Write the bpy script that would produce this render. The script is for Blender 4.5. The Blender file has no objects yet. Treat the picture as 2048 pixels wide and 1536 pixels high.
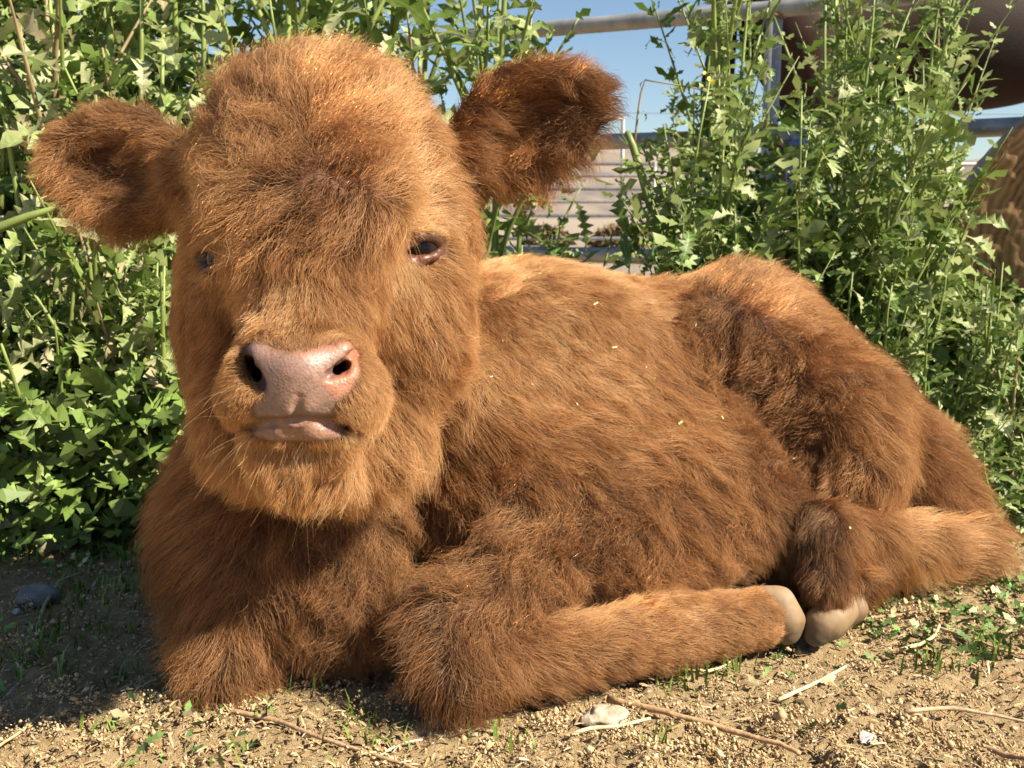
import bpy, bmesh, math, random
import numpy as np
from mathutils import Vector, Matrix, Euler

random.seed(7)
rng = np.random.default_rng(7)
R = math.radians
SC = bpy.context.scene
COL = SC.collection

# ------------------------------------------------------------------ camera
CAM = np.array([0.0, 0.0, 0.40])
PITCH = R(9.4)
FPX = 1992.0                       # focal length in pixels of the 2048 x 1536 photograph
FWD = np.array([0, math.cos(PITCH), -math.sin(PITCH)])
UP = np.array([0, math.sin(PITCH), math.cos(PITCH)])
RIGHT = np.array([1.0, 0, 0])
cam_d = bpy.data.cameras.new("camera")
cam = bpy.data.objects.new("camera", cam_d)
COL.objects.link(cam)
cam.location = CAM
cam.rotation_euler = (math.pi / 2 - PITCH, 0, 0)
cam_d.sensor_width = 36.0
cam_d.lens = 36.0 * FPX / 2048.0
cam_d.clip_start = 0.02
cam_d.clip_end = 9000
cam_d.dof.use_dof = True
cam_d.dof.focus_distance = 0.74
cam_d.dof.aperture_fstop = 20.0
SC.camera = cam

# ------------------------------------------------------------------ sky and sun
SUN_TO = Vector((0.69, -0.30, 0.66)).normalized()      # towards the sun
world = bpy.data.worlds.new("World")
SC.world = world
world.use_nodes = True
wn = world.node_tree
sky = wn.nodes.new("ShaderNodeTexSky")
sky.sky_type = 'NISHITA'
sky.sun_disc = False
sky.sun_elevation = math.asin(SUN_TO.z)
sky.sun_rotation = math.atan2(SUN_TO.x, SUN_TO.y)
sky.air_density = 1.0
sky.dust_density = 0.15
sky.ozone_density = 2.2
wn.nodes["Background"].inputs[1].default_value = 0.05
wn.links.new(sky.outputs[0], wn.nodes["Background"].inputs[0])
sun_d = bpy.data.lights.new("sun", 'SUN')
sun_d.energy = 5.0
sun_d.angle = R(0.53)
sun_d.color = (1.0, 0.88, 0.70)
sun = bpy.data.objects.new("sun", sun_d)
COL.objects.link(sun)
sun.rotation_euler = SUN_TO.to_track_quat('Z', 'Y').to_euler()
sun.location = (3, -2, 4)

SC.view_settings.view_transform = 'Standard'
SC.view_settings.look = 'None'
SC.view_settings.exposure = 1.42
SC.view_settings.gamma = 1.0
SC.view_settings.use_curve_mapping = False
cy = SC.cycles
cy.max_bounces = 10
cy.diffuse_bounces = 2
cy.glossy_bounces = 3
cy.transmission_bounces = 8
cy.transparent_max_bounces = 16
cy.use_denoising = True
cy.sample_clamp_indirect = 6.0
SC.cycles_curves.shape = 'RIBBONS'
SC.cycles_curves.subdivisions = 2

# ------------------------------------------------------------------ helpers
def ray(px, py):
    return FWD + (px - 1024.0) / FPX * RIGHT + (768.0 - py) / FPX * UP

def W(px, py, Y):
    """a point at distance Y in front of the camera, seen at that place of the photograph"""
    d = ray(px, py)
    return CAM + d * (Y / d[1])

def PX(r, Y):
    """a length of r photograph pixels at distance Y"""
    return r * Y / FPX

def project(P):
    q = P - CAM
    z = q @ FWD
    return 1024 + FPX * (q @ RIGHT) / z, 768 - FPX * (q @ UP) / z, z

def nrm(v):
    return v / np.maximum(np.linalg.norm(v, axis=-1, keepdims=True), 1e-9)

def tag(o, label=None, cat=None, group=None, kind=None):
    if label: o['label'] = label
    if cat: o['category'] = cat
    if group: o['group'] = group
    if kind: o['kind'] = kind
    return o

def empty(name, loc=(0, 0, 0), rz=0.0):
    o = bpy.data.objects.new(name, None)
    COL.objects.link(o)
    o.location = loc
    o.rotation_euler = (0, 0, rz)
    o.empty_display_size = 0.05
    return o

def mesh_from(name, V, F, smooth=True):
    me = bpy.data.meshes.new(name)
    V = np.asarray(V, dtype=np.float32)
    if isinstance(F, np.ndarray):
        n, k = F.shape
        me.vertices.add(len(V)); me.vertices.foreach_set("co", V.ravel())
        me.loops.add(n * k); me.loops.foreach_set("vertex_index", F.astype(np.int32).ravel())
        me.polygons.add(n)
        me.polygons.foreach_set("loop_start", np.arange(0, n * k, k, dtype=np.int32))
        me.polygons.foreach_set("loop_total", np.full(n, k, dtype=np.int32))
        me.update(calc_edges=True)
    else:
        me.from_pydata([tuple(v) for v in V.tolist()], [], F)
    if smooth:
        me.polygons.foreach_set("use_smooth", np.ones(len(me.polygons), dtype=bool))
    me.validate()
    return me

def obj(name, me, mat=None, parent=None, loc=None):
    o = bpy.data.objects.new(name, me)
    COL.objects.link(o)
    if mat is not None and len(me.materials) == 0:
        me.materials.append(mat)
    if parent is not None:
        o.parent = parent
    if loc is not None:
        o.location = loc
    return o

class Waves:
    """smooth vector noise from a handful of random sine waves"""
    def __init__(self, scale, n=14, seed=0, dim=3):
        r = np.random.default_rng(seed)
        k = r.normal(size=(n, 3)); k /= np.linalg.norm(k, axis=1)[:, None]
        self.k = (k * (2 * np.pi / scale) * r.uniform(0.6, 1.5, (n, 1))).astype(np.float32)
        self.p = r.uniform(0, 2 * np.pi, (n, dim)).astype(np.float32)
        self.n = n
    def __call__(self, P):
        ph = P.astype(np.float32) @ self.k.T
        return np.sin(ph[:, :, None] + self.p[None]).sum(1) * (1.4 / math.sqrt(self.n))

# ---- node helpers
def new_mat(name):
    m = bpy.data.materials.new(name)
    m.use_nodes = True
    nt = m.node_tree
    b = nt.nodes["Principled BSDF"]
    return m, nt, b

def node(nt, kind, **kw):
    n = nt.nodes.new(kind)
    for k, v in kw.items():
        if k.startswith("i_"):
            n.inputs[k[2:].replace("_", " ")].default_value = v
        else:
            setattr(n, k, v)
    return n

def ramp(nt, fac, stops):
    r = nt.nodes.new("ShaderNodeValToRGB")
    e = r.color_ramp.elements
    while len(e) < len(stops):
        e.new(0.5)
    for i, (p, c) in enumerate(stops):
        e[i].position = p
        e[i].color = (*c, 1)
    nt.links.new(fac, r.inputs[0])
    return r.outputs[0]

def bump(nt, b, height, strength=0.5, dist=0.01):
    n = nt.nodes.new("ShaderNodeBump")
    n.inputs["Strength"].default_value = strength
    n.inputs["Distance"].default_value = dist
    nt.links.new(height, n.inputs["Height"])
    nt.links.new(n.outputs[0], b.inputs["Normal"])
    return n

def simple_mat(name, col, rough=0.6, var=0.25, scale=30.0, bump_s=0.0, metallic=0.0):
    m, nt, b = new_mat(name)
    tc = node(nt, "ShaderNodeTexCoord")
    nz = node(nt, "ShaderNodeTexNoise"); nz.inputs["Scale"].default_value = scale; nz.inputs["Detail"].default_value = 6
    nt.links.new(tc.outputs["Object"], nz.inputs["Vector"])
    lo = tuple(c * (1 - var) for c in col); hi = tuple(min(1, c * (1 + var)) for c in col)
    nt.links.new(ramp(nt, nz.outputs[0], [(0.3, lo), (0.7, hi)]), b.inputs["Base Color"])
    b.inputs["Roughness"].default_value = rough
    b.inputs["Metallic"].default_value = metallic
    if bump_s: bump(nt, b, nz.outputs[0], bump_s, 0.004)
    return m

# ------------------------------------------------------------------ signed distance modelling
class Sdf:
    def __init__(self):
        self.ops = []
    def cone(self, a, b, ra, rb, k=0.02, sub=False):
        a = np.asarray(a, float); b = np.asarray(b, float)
        lo = np.minimum(a - ra, b - rb); hi = np.maximum(a + ra, b + rb)
        self.ops.append(("c", a, b, ra, rb, k, sub, lo, hi))
    def ell(self, c, rad, axes=None, k=0.02, sub=False):
        c = np.asarray(c, float); rad = np.asarray(rad, float)
        A = np.eye(3) if axes is None else np.asarray(axes, float)      # rows = axes
        ext = np.sqrt(((A * rad[:, None]) ** 2).sum(0))
        self.ops.append(("e", c, A, rad, None, k, sub, c - ext, c + ext))
    def _prim(self, op, P):
        if op[0] == "c":
            _, a, b, ra, rb = op[:5]
            ab = b - a; L2 = float(ab @ ab) + 1e-12
            q = P - a.astype(np.float32)
            h = np.clip(q @ ab.astype(np.float32) / L2, 0, 1)
            return np.linalg.norm(q - h[..., None] * ab.astype(np.float32), axis=-1) - (ra + (rb - ra) * h)
        _, c, A, rad = op[:4]
        q = (P - c.astype(np.float32)) @ A.T.astype(np.float32)
        k0 = np.linalg.norm(q / rad.astype(np.float32), axis=-1)
        k1 = np.linalg.norm(q / (rad.astype(np.float32) ** 2), axis=-1) + 1e-6
        return k0 * (k0 - 1) / k1
    @staticmethod
    def _mix(D, d, k, sub):
        if sub:
            d = -d
            h = np.clip(0.5 - 0.5 * (D - d) / k, 0, 1)
            return D + (d - D) * h + k * h * (1 - h)
        h = np.clip(0.5 + 0.5 * (D - d) / k, 0, 1)
        return D + (d - D) * h - k * h * (1 - h)
    def at(self, P):
        P = P.astype(np.float32)
        D = np.full(P.shape[0], 9.0, np.float32)
        for op in self.ops:
            lo, hi, k = op[7] - 0.07, op[8] + 0.07, op[5]
            m = np.all((P >= lo) & (P <= hi), axis=1)
            if m.any():
                D[m] = self._mix(D[m], self._prim(op, P[m]), k, op[6])
        return D
    def grad(self, P, e=0.0012):
        g = np.zeros_like(P)
        for i in range(3):
            o = np.zeros(3); o[i] = e
            g[:, i] = self.at(P + o) - self.at(P - o)
        return nrm(g)
    def mesh(self, xs, ys, zs, newton=2):
        xs, ys, zs = [np.asarray(a, np.float32) for a in (xs, ys, zs)]
        D = np.full((len(xs), len(ys), len(zs)), 9.0, np.float32)
        for op in self.ops:
            lo, hi, k = op[7] - 0.05, op[8] + 0.05, op[5]
            s = []
            for ax, l, h in zip((xs, ys, zs), lo, hi):
                s.append(slice(int(np.searchsorted(ax, l)), int(np.searchsorted(ax, h))))
            s = tuple(s)
            if any(q.stop <= q.start for q in s): continue
            G = np.stack(np.meshgrid(xs[s[0]], ys[s[1]], zs[s[2]], indexing="ij"), -1)
            D[s] = self._mix(D[s], self._prim(op, G), k, op[6])
        nx, ny, nz = D.shape
        S = D < 0
        c = np.zeros((nx - 1, ny - 1, nz - 1), np.uint8)
        for i in (0, 1):
            for j in (0, 1):
                for k in (0, 1):
                    c += S[i:nx - 1 + i, j:ny - 1 + j, k:nz - 1 + k]
        act = np.argwhere((c > 0) & (c < 8))
        idx = np.full(c.shape, -1, np.int32)
        idx[tuple(act.T)] = np.arange(len(act))
        acc = np.zeros((len(act), 3), np.float32); cnt = np.zeros(len(act), np.float32)
        cor = [(i, j, k) for i in (0, 1) for j in (0, 1) for k in (0, 1)]
        def corner(o):
            ii = act + np.array(o)
            return D[tuple(ii.T)], np.stack([xs[ii[:, 0]], ys[ii[:, 1]], zs[ii[:, 2]]], 1)
        for a in cor:
            for ax in range(3):
                if a[ax]: continue
                b = list(a); b[ax] = 1
                da, pa = corner(a); db, pb = corner(b)
                m = (da < 0) != (db < 0)
                t = (da / np.where(np.abs(da - db) < 1e-9, 1, da - db))[:, None]
                acc[m] += (pa + (pb - pa) * t)[m]; cnt[m] += 1
        V = acc / cnt[:, None]
        quads = []
        for ax in range(3):
            o1, o2 = [(1, 2), (2, 0), (0, 1)][ax]
            A = np.take(S, range(0, S.shape[ax] - 1), ax); B = np.take(S, range(1, S.shape[ax]), ax)
            e = np.argwhere(A != B)
            e = e[(e[:, o1] > 0) & (e[:, o2] > 0) & (e[:, o1] < S.shape[o1] - 1) & (e[:, o2] < S.shape[o2] - 1)]
            d1 = np.zeros(3, int); d1[o1] = 1; d2 = np.zeros(3, int); d2[o2] = 1
            q = np.stack([idx[tuple((e - d1 - d2).T)], idx[tuple((e - d2).T)], idx[tuple(e.T)], idx[tuple((e - d1).T)]], 1)
            inside_first = S[tuple(e.T)]
            q = np.where(inside_first[:, None], q, q[:, ::-1])
            quads.append(q)
        F = np.concatenate(quads)
        F = F[(F >= 0).all(1)]
        for _ in range(newton):
            d = self.at(V)
            V = V - np.clip(d, -0.004, 0.004)[:, None] * self.grad(V)
        return V.astype(np.float32), F.astype(np.int32)
    def march(self, px, py, t0=0.3, t1=2.5):
        """first surface point seen at that place of the photograph"""
        d = ray(px, py); t = t0
        for _ in range(200):
            p = CAM + d * t
            s = float(self.at(p[None])[0])
            if s < 0.0003: return p
            t += max(min(s, 0.05) * 0.6, 0.0004)
            if t > t1: return None
        return p

def steps(segs):
    """coordinates with a spacing of its own on each stretch: [(start, end, spacing), ...]"""
    out = []
    for a, b, h in segs:
        n = max(1, round((b - a) / h))
        out.append(np.linspace(a, b, n, endpoint=False))
    out.append([segs[-1][1]])
    return np.concatenate(out)
# ================================================================== ground, hills
def hash2(ix, iy, seed):
    h = (ix.astype(np.int64) * 374761393 + iy.astype(np.int64) * 668265263 + seed * 974634777) & 0x7fffffff
    h = ((h ^ (h >> 13)) * 1274126177) & 0x7fffffff
    return ((h ^ (h >> 16)) & 0xffff) / 65535.0
def vnoise(x, y, seed=0):
    ix = np.floor(x); iy = np.floor(y); fx = x - ix; fy = y - iy
    fx = fx * fx * (3 - 2 * fx); fy = fy * fy * (3 - 2 * fy)
    a = hash2(ix, iy, seed); b = hash2(ix + 1, iy, seed); c = hash2(ix, iy + 1, seed); d = hash2(ix + 1, iy + 1, seed)
    return (a * (1 - fx) + b * fx) * (1 - fy) + (c * (1 - fx) + d * fx) * fy
def ground_z(x, y):
    x = np.asarray(x, float); y = np.asarray(y, float)
    near = np.exp(-np.maximum(0, y - 2.0) / 1.5) * np.exp(-np.maximum(0, np.abs(x) - 1.3))
    z = (vnoise(x * 5, y * 5, 1) - .5) * .016
    z = z + (vnoise(x * 19, y * 19, 2) - .5) * .011
    c = vnoise(x * 47 + 2 * vnoise(x * 30, y * 30, 13), y * 47, 3)
    z = z + np.maximum(0, c - .50) * .016 * (.4 + vnoise(x * 150, y * 150, 14))
    z = z + (vnoise(x * 110, y * 110, 4) - .5) * .0050 + (vnoise(x * 230, y * 230, 7) - .5) * .0042 - np.maximum(0, vnoise(x * 70, y * 70, 6) - .66) * .016
    z = z * near - .006
    z = z + np.clip(y - 40, 0, 400) / 400 * 1.0 * (vnoise(x * .01, y * .01, 5) - .4)
    # pressed flat beneath the calf
    pr = np.clip(1.2 - np.hypot((x - .12) / .46, (y - 1.0) / .20), 0, 1)
    return z * (1 - .8 * pr) - .004 * pr
gx = np.concatenate([[-4000, -1500, -600, -250, -100, -40, -18, -9, -5, -3.2, -2.2, -1.6], steps([(-1.2, -.50, .012), (-.50, .66, .0030), (.66, 1.5, .012)]), [1.9, 2.6, 3.6, 5.5, 9, 18, 40, 100, 250, 600, 1500, 4000]])
gy = np.concatenate([[-40, -15, -6, -2, -.6, 0, .3], steps([(.45, .60, .010), (.60, .98, .0030), (.98, 1.7, .009)]), [1.8, 2.0, 2.3, 2.7, 3.2, 4, 5, 6.5, 8.5, 11, 14, 18, 24, 32, 45, 65, 95, 140, 210, 330, 520, 800, 1300, 2200, 4000, 7000]])
GXX, GYY = np.meshgrid(gx, gy, indexing="ij")
GV = np.stack([GXX, GYY, ground_z(GXX, GYY)], -1).reshape(-1, 3)
nx_, ny_ = len(gx), len(gy)
ii = (np.arange(nx_ - 1)[:, None] * ny_ + np.arange(ny_ - 1)[None]).ravel()
GF = np.stack([ii, ii + ny_, ii + ny_ + 1, ii + 1], 1)
m_ground, nt, b = new_mat("sandy_soil")
tc = node(nt, "ShaderNodeNewGeometry")
def nz_(sc, det=6, rough=.6):
    n = node(nt, "ShaderNodeTexNoise"); n.inputs["Scale"].default_value = sc; n.inputs["Detail"].default_value = det; n.inputs["Roughness"].default_value = rough
    nt.links.new(tc.outputs["Position"], n.inputs["Vector"]); return n
n1 = nz_(6); n2 = nz_(95, 9, .78); n3 = nz_(520, 6, .75); n4 = nz_(24, 5)
c1 = ramp(nt, n2.outputs[0], [(.28, (.19, .122, .058)), (.38, (.43, .31, .165)), (.50, (.56, .425, .24)), (.70, (.62, .49, .305))])
c2_ = ramp(nt, n1.outputs[0], [(.35, (.90, .88, .85)), (.65, (1.05, 1.02, .98))])
c3 = ramp(nt, n4.outputs[0], [(.56, (1, 1, 1)), (.76, (.74, .68, .58))])
m1 = node(nt, "ShaderNodeMix", data_type='RGBA', blend_type='MULTIPLY'); m1.inputs[0].default_value = 1
m2 = node(nt, "ShaderNodeMix", data_type='RGBA', blend_type='MULTIPLY'); m2.inputs[0].default_value = 1
nt.links.new(c1, m1.inputs[6]); nt.links.new(c2_, m1.inputs[7]); nt.links.new(m1.outputs[2], m2.inputs[6]); nt.links.new(c3, m2.inputs[7])
# the open yard beyond the fence is paler, greyer dust
sxy = node(nt, "ShaderNodeSeparateXYZ"); nt.links.new(tc.outputs["Position"], sxy.inputs[0])
far = node(nt, "ShaderNodeMapRange"); far.inputs[1].default_value = 2.2; far.inputs[2].default_value = 4.5
nt.links.new(sxy.outputs[1], far.inputs[0])
m3 = node(nt, "ShaderNodeMix", data_type='RGBA'); nt.links.new(far.outputs[0], m3.inputs[0])
nt.links.new(m2.outputs[2], m3.inputs[6]); nt.links.new(ramp(nt, n1.outputs[0], [(.35, (.25, .205, .16)), (.65, (.32, .27, .215))]), m3.inputs[7])
nt.links.new(m3.outputs[2], b.inputs["Base Color"])
b.inputs["Roughness"].default_value = .95; b.inputs["Specular IOR Level"].default_value = .15
ad = node(nt, "ShaderNodeMath", operation='MULTIPLY_ADD'); ad.inputs[1].default_value = .9
nt.links.new(n3.outputs[0], ad.inputs[0]); nt.links.new(n2.outputs[0], ad.inputs[2])
bump(nt, b, ad.outputs[0], 1.0, .008)
tag(obj("ground", mesh_from("ground", GV, GF), m_ground), kind="structure")

# distant dry hills
hx = np.linspace(-2600, 2600, 180); rows = np.linspace(0, 1, 26)
HV = []
for t in rows:
    for x in hx:
        ridge = 95 + 45 * math.sin(x * .0021 + 1.1) + 26 * math.sin(x * .0067 + .4) + 10 * math.sin(x * .021)
        z = ridge * math.sin(t * math.pi / 2) ** 1.2
        z += (float(vnoise(np.array(x * .012), np.array(t * 9 + x * .004), 9)) - .5) * 34 * t
        HV.append((x, 1500 + 700 * t, z - 4))
HV = np.array(HV)
nq = len(hx)
ii = (np.arange(len(rows) - 1)[:, None] * nq + np.arange(nq - 1)[None]).ravel()
m_hill, nt, b = new_mat("dry_hillside")
tc = node(nt, "ShaderNodeNewGeometry"); mp = node(nt, "ShaderNodeMapping"); mp.inputs["Scale"].default_value = (.012, .012, .03)
nt.links.new(tc.outputs["Position"], mp.inputs[0])
n = node(nt, "ShaderNodeTexNoise"); n.inputs["Scale"].default_value = 1; n.inputs["Detail"].default_value = 8
nt.links.new(mp.outputs[0], n.inputs["Vector"])
nt.links.new(ramp(nt, n.outputs[0], [(.36, (.115, .10, .10)), (.5, (.19, .155, .128)), (.66, (.24, .195, .158))]), b.inputs["Base Color"])
b.inputs["Roughness"].default_value = 1
tag(obj("hills", mesh_from("hills", HV, np.stack([ii, ii + 1, ii + nq + 1, ii + nq], 1)), m_hill), kind="structure")

# ================================================================== pipe fences
def tube_geo(path, radii, ns=10, cap=True):
    path = np.asarray(path, float); n = len(path)
    radii = np.broadcast_to(radii, (n,))
    tg = np.gradient(path, axis=0); tg = nrm(tg)
    ref = np.array([0, 0, 1.0]) if abs(tg[0][2]) < .9 else np.array([1.0, 0, 0])
    V, F = [], []
    u = nrm(np.cross(tg[0], ref))
    for i in range(n):
        u = nrm(u - tg[i] * (u @ tg[i])); w = np.cross(tg[i], u)
        for j in range(ns):
            a = 2 * math.pi * j / ns
            V.append(path[i] + radii[i] * (math.cos(a) * u + math.sin(a) * w))
    for i in range(n - 1):
        for j in range(ns):
            F.append((i * ns + j, i * ns + (j + 1) % ns, (i + 1) * ns + (j + 1) % ns, (i + 1) * ns + j))
    if cap:
        F.append(tuple(range(ns))[::-1]); F.append(tuple((n - 1) * ns + j for j in range(ns)))
    return V, F
def join_geo(parts):
    V, F = [], []
    for v, f in parts:
        o = len(V); V.extend(v); F.extend(tuple(i + o for i in q) for q in f)
    return V, F

m_pipe, nt, b = new_mat("weathered_steel_pipe")
tc = node(nt, "ShaderNodeNewGeometry")
n = node(nt, "ShaderNodeTexNoise"); n.inputs["Scale"].default_value = 18; n.inputs["Detail"].default_value = 8
n2 = node(nt, "ShaderNodeTexNoise"); n2.inputs["Scale"].default_value = 70; n2.inputs["Detail"].default_value = 4
for q in (n, n2): nt.links.new(tc.outputs["Position"], q.inputs["Vector"])
ca = ramp(nt, n.outputs[0], [(.30, (.19, .185, .18)), (.5, (.29, .285, .275)), (.68, (.36, .355, .34))])
cb = ramp(nt, n2.outputs[0], [(.62, (0, 0, 0)), (.70, (1, 1, 1))])
mx = node(nt, "ShaderNodeMix", data_type='RGBA'); nt.links.new(cb, mx.inputs[0]); nt.links.new(ca, mx.inputs[6]); mx.inputs[7].default_value = (.42, .38, .32, 1)
nt.links.new(mx.outputs[2], b.inputs["Base Color"])
b.inputs["Metallic"].default_value = .35; b.inputs["Roughness"].default_value = .48
m_rust = simple_mat("rusty_weld", (.20, .095, .045), .8, .4, 90)

# near panel: three pipe rails and two posts, coming closer to the right
f0 = np.array([-.55, 3.63, 0]); f1 = np.array([2.45, 2.11, 0])
def fpt(t, z): p = f0 + (f1 - f0) * t; return np.array([p[0], p[1], z])
def t_of_px(px):
    lo, hi = 0.0, 1.0
    for _ in range(40):
        m = (lo + hi) / 2
        if project(fpt(m, .7)[None])[0][0] < px: lo = m
        else: hi = m
    return lo
fence = empty("pipe_fence", tuple(f0)); tag(fence, "grey steel pipe fence with round rails behind the weeds, in front of the horse", "fence")
FINV = -f0
RAILS = [W(1220, y, fpt(t_of_px(1220), 0)[1])[2] for y in (46, 283, 512)]
for z in RAILS:
    p = [fpt(t, z + .004 * math.sin(t * 9 + z)) + FINV for t in np.linspace(-.6, 1.25, 24)]
    obj("rail", mesh_from("rail", *tube_geo(p, .0245, 16)), m_pipe, fence)
for t in (-.55, t_of_px(1541), 1.22):
    q = fpt(t, 0) + FINV
    obj("post", mesh_from("post", *tube_geo([q + np.array([0, 0, -.10]), q + np.array([0, 0, .45]), q + np.array([0, 0, RAILS[0] - .027])], .0235, 16)), m_pipe, fence)
    for z in (RAILS[0] - .026, RAILS[1] + .026, RAILS[1] - .026, RAILS[2] + .026, RAILS[2] - .026):
        ring = [q + np.array([.026 * math.cos(a), .026 * math.sin(a), z + .002 * math.sin(3 * a)]) for a in np.linspace(0, 2 * math.pi, 13)]
        obj("weld", mesh_from("weld", *tube_geo(ring, .005, 6, False)), m_rust, fence)

# far corral panels beyond
def corral(x0, x1, y, zs, posts, label, r=.021):
    e = empty("corral_panel", (x0, y, 0)); tag(e, label, "fence panel")
    for z in zs:
        obj("rail", mesh_from("rail", *tube_geo([(0, 0, z), ((x1 - x0) / 2, .1, z), (x1 - x0, .2, z)], r, 8)), m_pipe, e)
    for x in posts:
        obj("post", mesh_from("post", *tube_geo([(x - x0, .05, -.1), (x - x0, .05, max(zs) + .02)], r, 8)), m_pipe, e)
corral(-3, 10, 11.5, (1.02, .74, .44, .18), (-1, 1.62, 4.4, 7.0), "far low corral rail panel across the bare yard, seen between the weeds")
corral(-6, 14, 19.0, (1.20, .72), (-3, 3.1, 7, 10), "farthest thin-railed corral panel near the foot of the hills", .028)
gt = empty("gate_arch", (2.6, 24, 0)); tag(gt, "thin dark square arch of pipe over a far gate", "gate frame")
for a, b_, nm in (((0, 0, -.1), (0, 0, 2.72), "post"), ((-3.4, 0, -.1), (-3.4, 0, 2.72), "post"), ((-3.44, 0, 2.72), (.04, 0, 2.72), "crossbar")):
    obj(nm, mesh_from(nm, *tube_geo([a, tuple((np.array(a) + b_) / 2), b_], .045, 8)), m_pipe, gt)
wire = [(-30 + i * 6, 45 + i * .4, 6.1 - .9 * math.sin(math.pi * (i / 14))) for i in range(15)]
tag(obj("overhead_wire", mesh_from("overhead_wire", *tube_geo(wire, .012, 6)), simple_mat("dark_cable", (.06, .06, .06))), "thin dark overhead wire crossing the blue sky", "wire")
for x in (-30, 54):
    yy = 45 if x < 0 else 50.6
    po = empty("utility_pole", (x, yy, 0)); tag(po, "tall wooden utility pole carrying the wire, out at the " + ("far end behind the weeds" if x < 0 else "end behind the horse"), "utility pole")
    obj("shaft", mesh_from("shaft", *tube_geo([(0, 0, -.2), (0, 0, 3), (0, 0, 6.6)], [.14, .125, .11], 10)), simple_mat("pole_wood", (.16, .10, .06)), po)
    obj("crossarm", mesh_from("crossarm", *tube_geo([(0, -.6, 6.05), (0, 0, 6.05), (0, .6, 6.05)], .05, 6)), simple_mat("pole_wood", (.16, .10, .06)), po)
# dry scrub bush far out on the yard
def scatter_tris(n, pos, size, r, squash=1.0):
    c = pos; d = r.normal(size=(n, 3)); d = nrm(d); e = nrm(np.cross(d, r.normal(size=(n, 3))))
    s = size * r.uniform(.6, 1.4, (n, 1))
    V = np.stack([c - e * s * .5, c + e * s * .5, c + d * s * 1.5], 1).reshape(-1, 3)
    return V, np.arange(3 * n).reshape(-1, 3)
r_ = np.random.default_rng(3)
m_scrub = simple_mat("dry_scrub", (.13, .085, .035), .9, .5, 4)
for bx, by, s, lab in ((1.62, 14.5, .5, "dark dry bush on the bare yard behind the fence, beside the far rails"), (2.6, 17.5, .6, "brownish scrub bush beyond the far rails, half hidden by green weeds"), (.55, 16.0, .42, "low dry scrub bush by the far rails, just above the calf's back")):
    e = empty("scrub_bush", (bx, by, 0)); tag(e, lab, "bush")
    n_ = 900; p = nrm(r_.normal(size=(n_, 3))) * r_.uniform(.3, 1, (n_, 1)) ** .5 * np.array([s, s, s * .62]); p[:, 2] = np.abs(p[:, 2]) + .02
    obj("foliage", mesh_from("foliage", *scatter_tris(n_, p, .07, r_), smooth=False), m_scrub, e)
    obj("stems", mesh_from("stems", *join_geo([tube_geo([(0, 0, -.02), tuple(np.array([math.cos(k) * .3, math.sin(k) * .3, .45]) * s), tuple(np.array([math.cos(k) * .7, math.sin(k) * .7, .8]) * s * .8)], [.02, .012, .005], 5) for k in range(6)])), m_scrub, e)["kind"] = "stuff"
# ================================================================== the dark horse behind the fence
hs = empty("horse", (1.90, 4.3, 0)); tag(hs, "dark bay horse with a black tail standing behind the pipe fence", "horse")
H = Sdf()
# local frame: tail end at -x, head at +x, feet at z 0
def hc_(a, b, ra, rb, k=.06): H.cone(a, b, ra, rb, k)
H.ell((-.62, 0, 1.20), (.34, .27, .31), None, .08)
H.ell((-.05, 0, 1.14), (.62, .29, .295), None, .10)
H.ell((.52, 0, 1.18), (.34, .26, .33), None, .08)
hc_((.62, 0, 1.30), (1.12, 0, 1.72), .22, .125, .08)
hc_((1.10, 0, 1.74), (1.50, 0, 1.46), .115, .062, .05)
for s in (-1, 1):
    H.cone((1.12, .05 * s, 1.82), (1.10, .07 * s, 1.96), .035, .012, .02)
    hx_ = -.66 + .10 * s
    hc_((hx_, .13 * s, 1.10), (hx_ + .10, .14 * s, .82), .20, .125, .05)
    hc_((hx_ + .10, .14 * s, .82), (hx_ - .10, .14 * s, .55), .11, .062, .03)
    hc_((hx_ - .10, .14 * s, .55), (hx_ - .04, .14 * s, .16), .055, .042, .02)
    hc_((hx_ - .04, .14 * s, .16), (hx_ + .03, .14 * s, .05), .045, .062, .02)
    fx = .56 + .08 * s
    hc_((fx, .13 * s, 1.0), (fx + .02, .13 * s, .52), .13, .062, .05)
    hc_((fx + .02, .13 * s, .52), (fx, .13 * s, .14), .055, .040, .02)
    hc_((fx, .13 * s, .14), (fx + .05, .13 * s, .05), .042, .060, .02)
hv, hf = H.mesh(np.arange(-1.05, 1.65, .026), np.arange(-.36, .37, .026), np.arange(-.04, 2.04, .026), 1)
hv[:, 2] = np.maximum(hv[:, 2], .003)
m_bay, nt, b = new_mat("bay_coat")
tc = node(nt, "ShaderNodeTexCoord"); sx = node(nt, "ShaderNodeSeparateXYZ"); nt.links.new(tc.outputs["Object"], sx.inputs[0])
n = node(nt, "ShaderNodeTexNoise"); n.inputs["Scale"].default_value = 5; n.inputs["Detail"].default_value = 8
nt.links.new(tc.outputs["Object"], n.inputs["Vector"])
ad = node(nt, "ShaderNodeMath", operation='MULTIPLY_ADD'); ad.inputs[1].default_value = .30
nt.links.new(n.outputs[0], ad.inputs[0]); nt.links.new(sx.outputs[2], ad.inputs[2])
cz = ramp(nt, ad.outputs[0], [(.0, (.010, .007, .006)), (.60, (.014, .008, .006)), (.85, (.024, .0085, .0048)), (1.0, (.020, .008, .0048))])
n2 = node(nt, "ShaderNodeTexNoise"); n2.inputs["Scale"].default_value = 2.6; n2.inputs["Detail"].default_value = 5; nt.links.new(tc.outputs["Object"], n2.inputs["Vector"])
mx = node(nt, "ShaderNodeMix", data_type='RGBA', blend_type='MULTIPLY'); mx.inputs[0].default_value = 1
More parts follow.
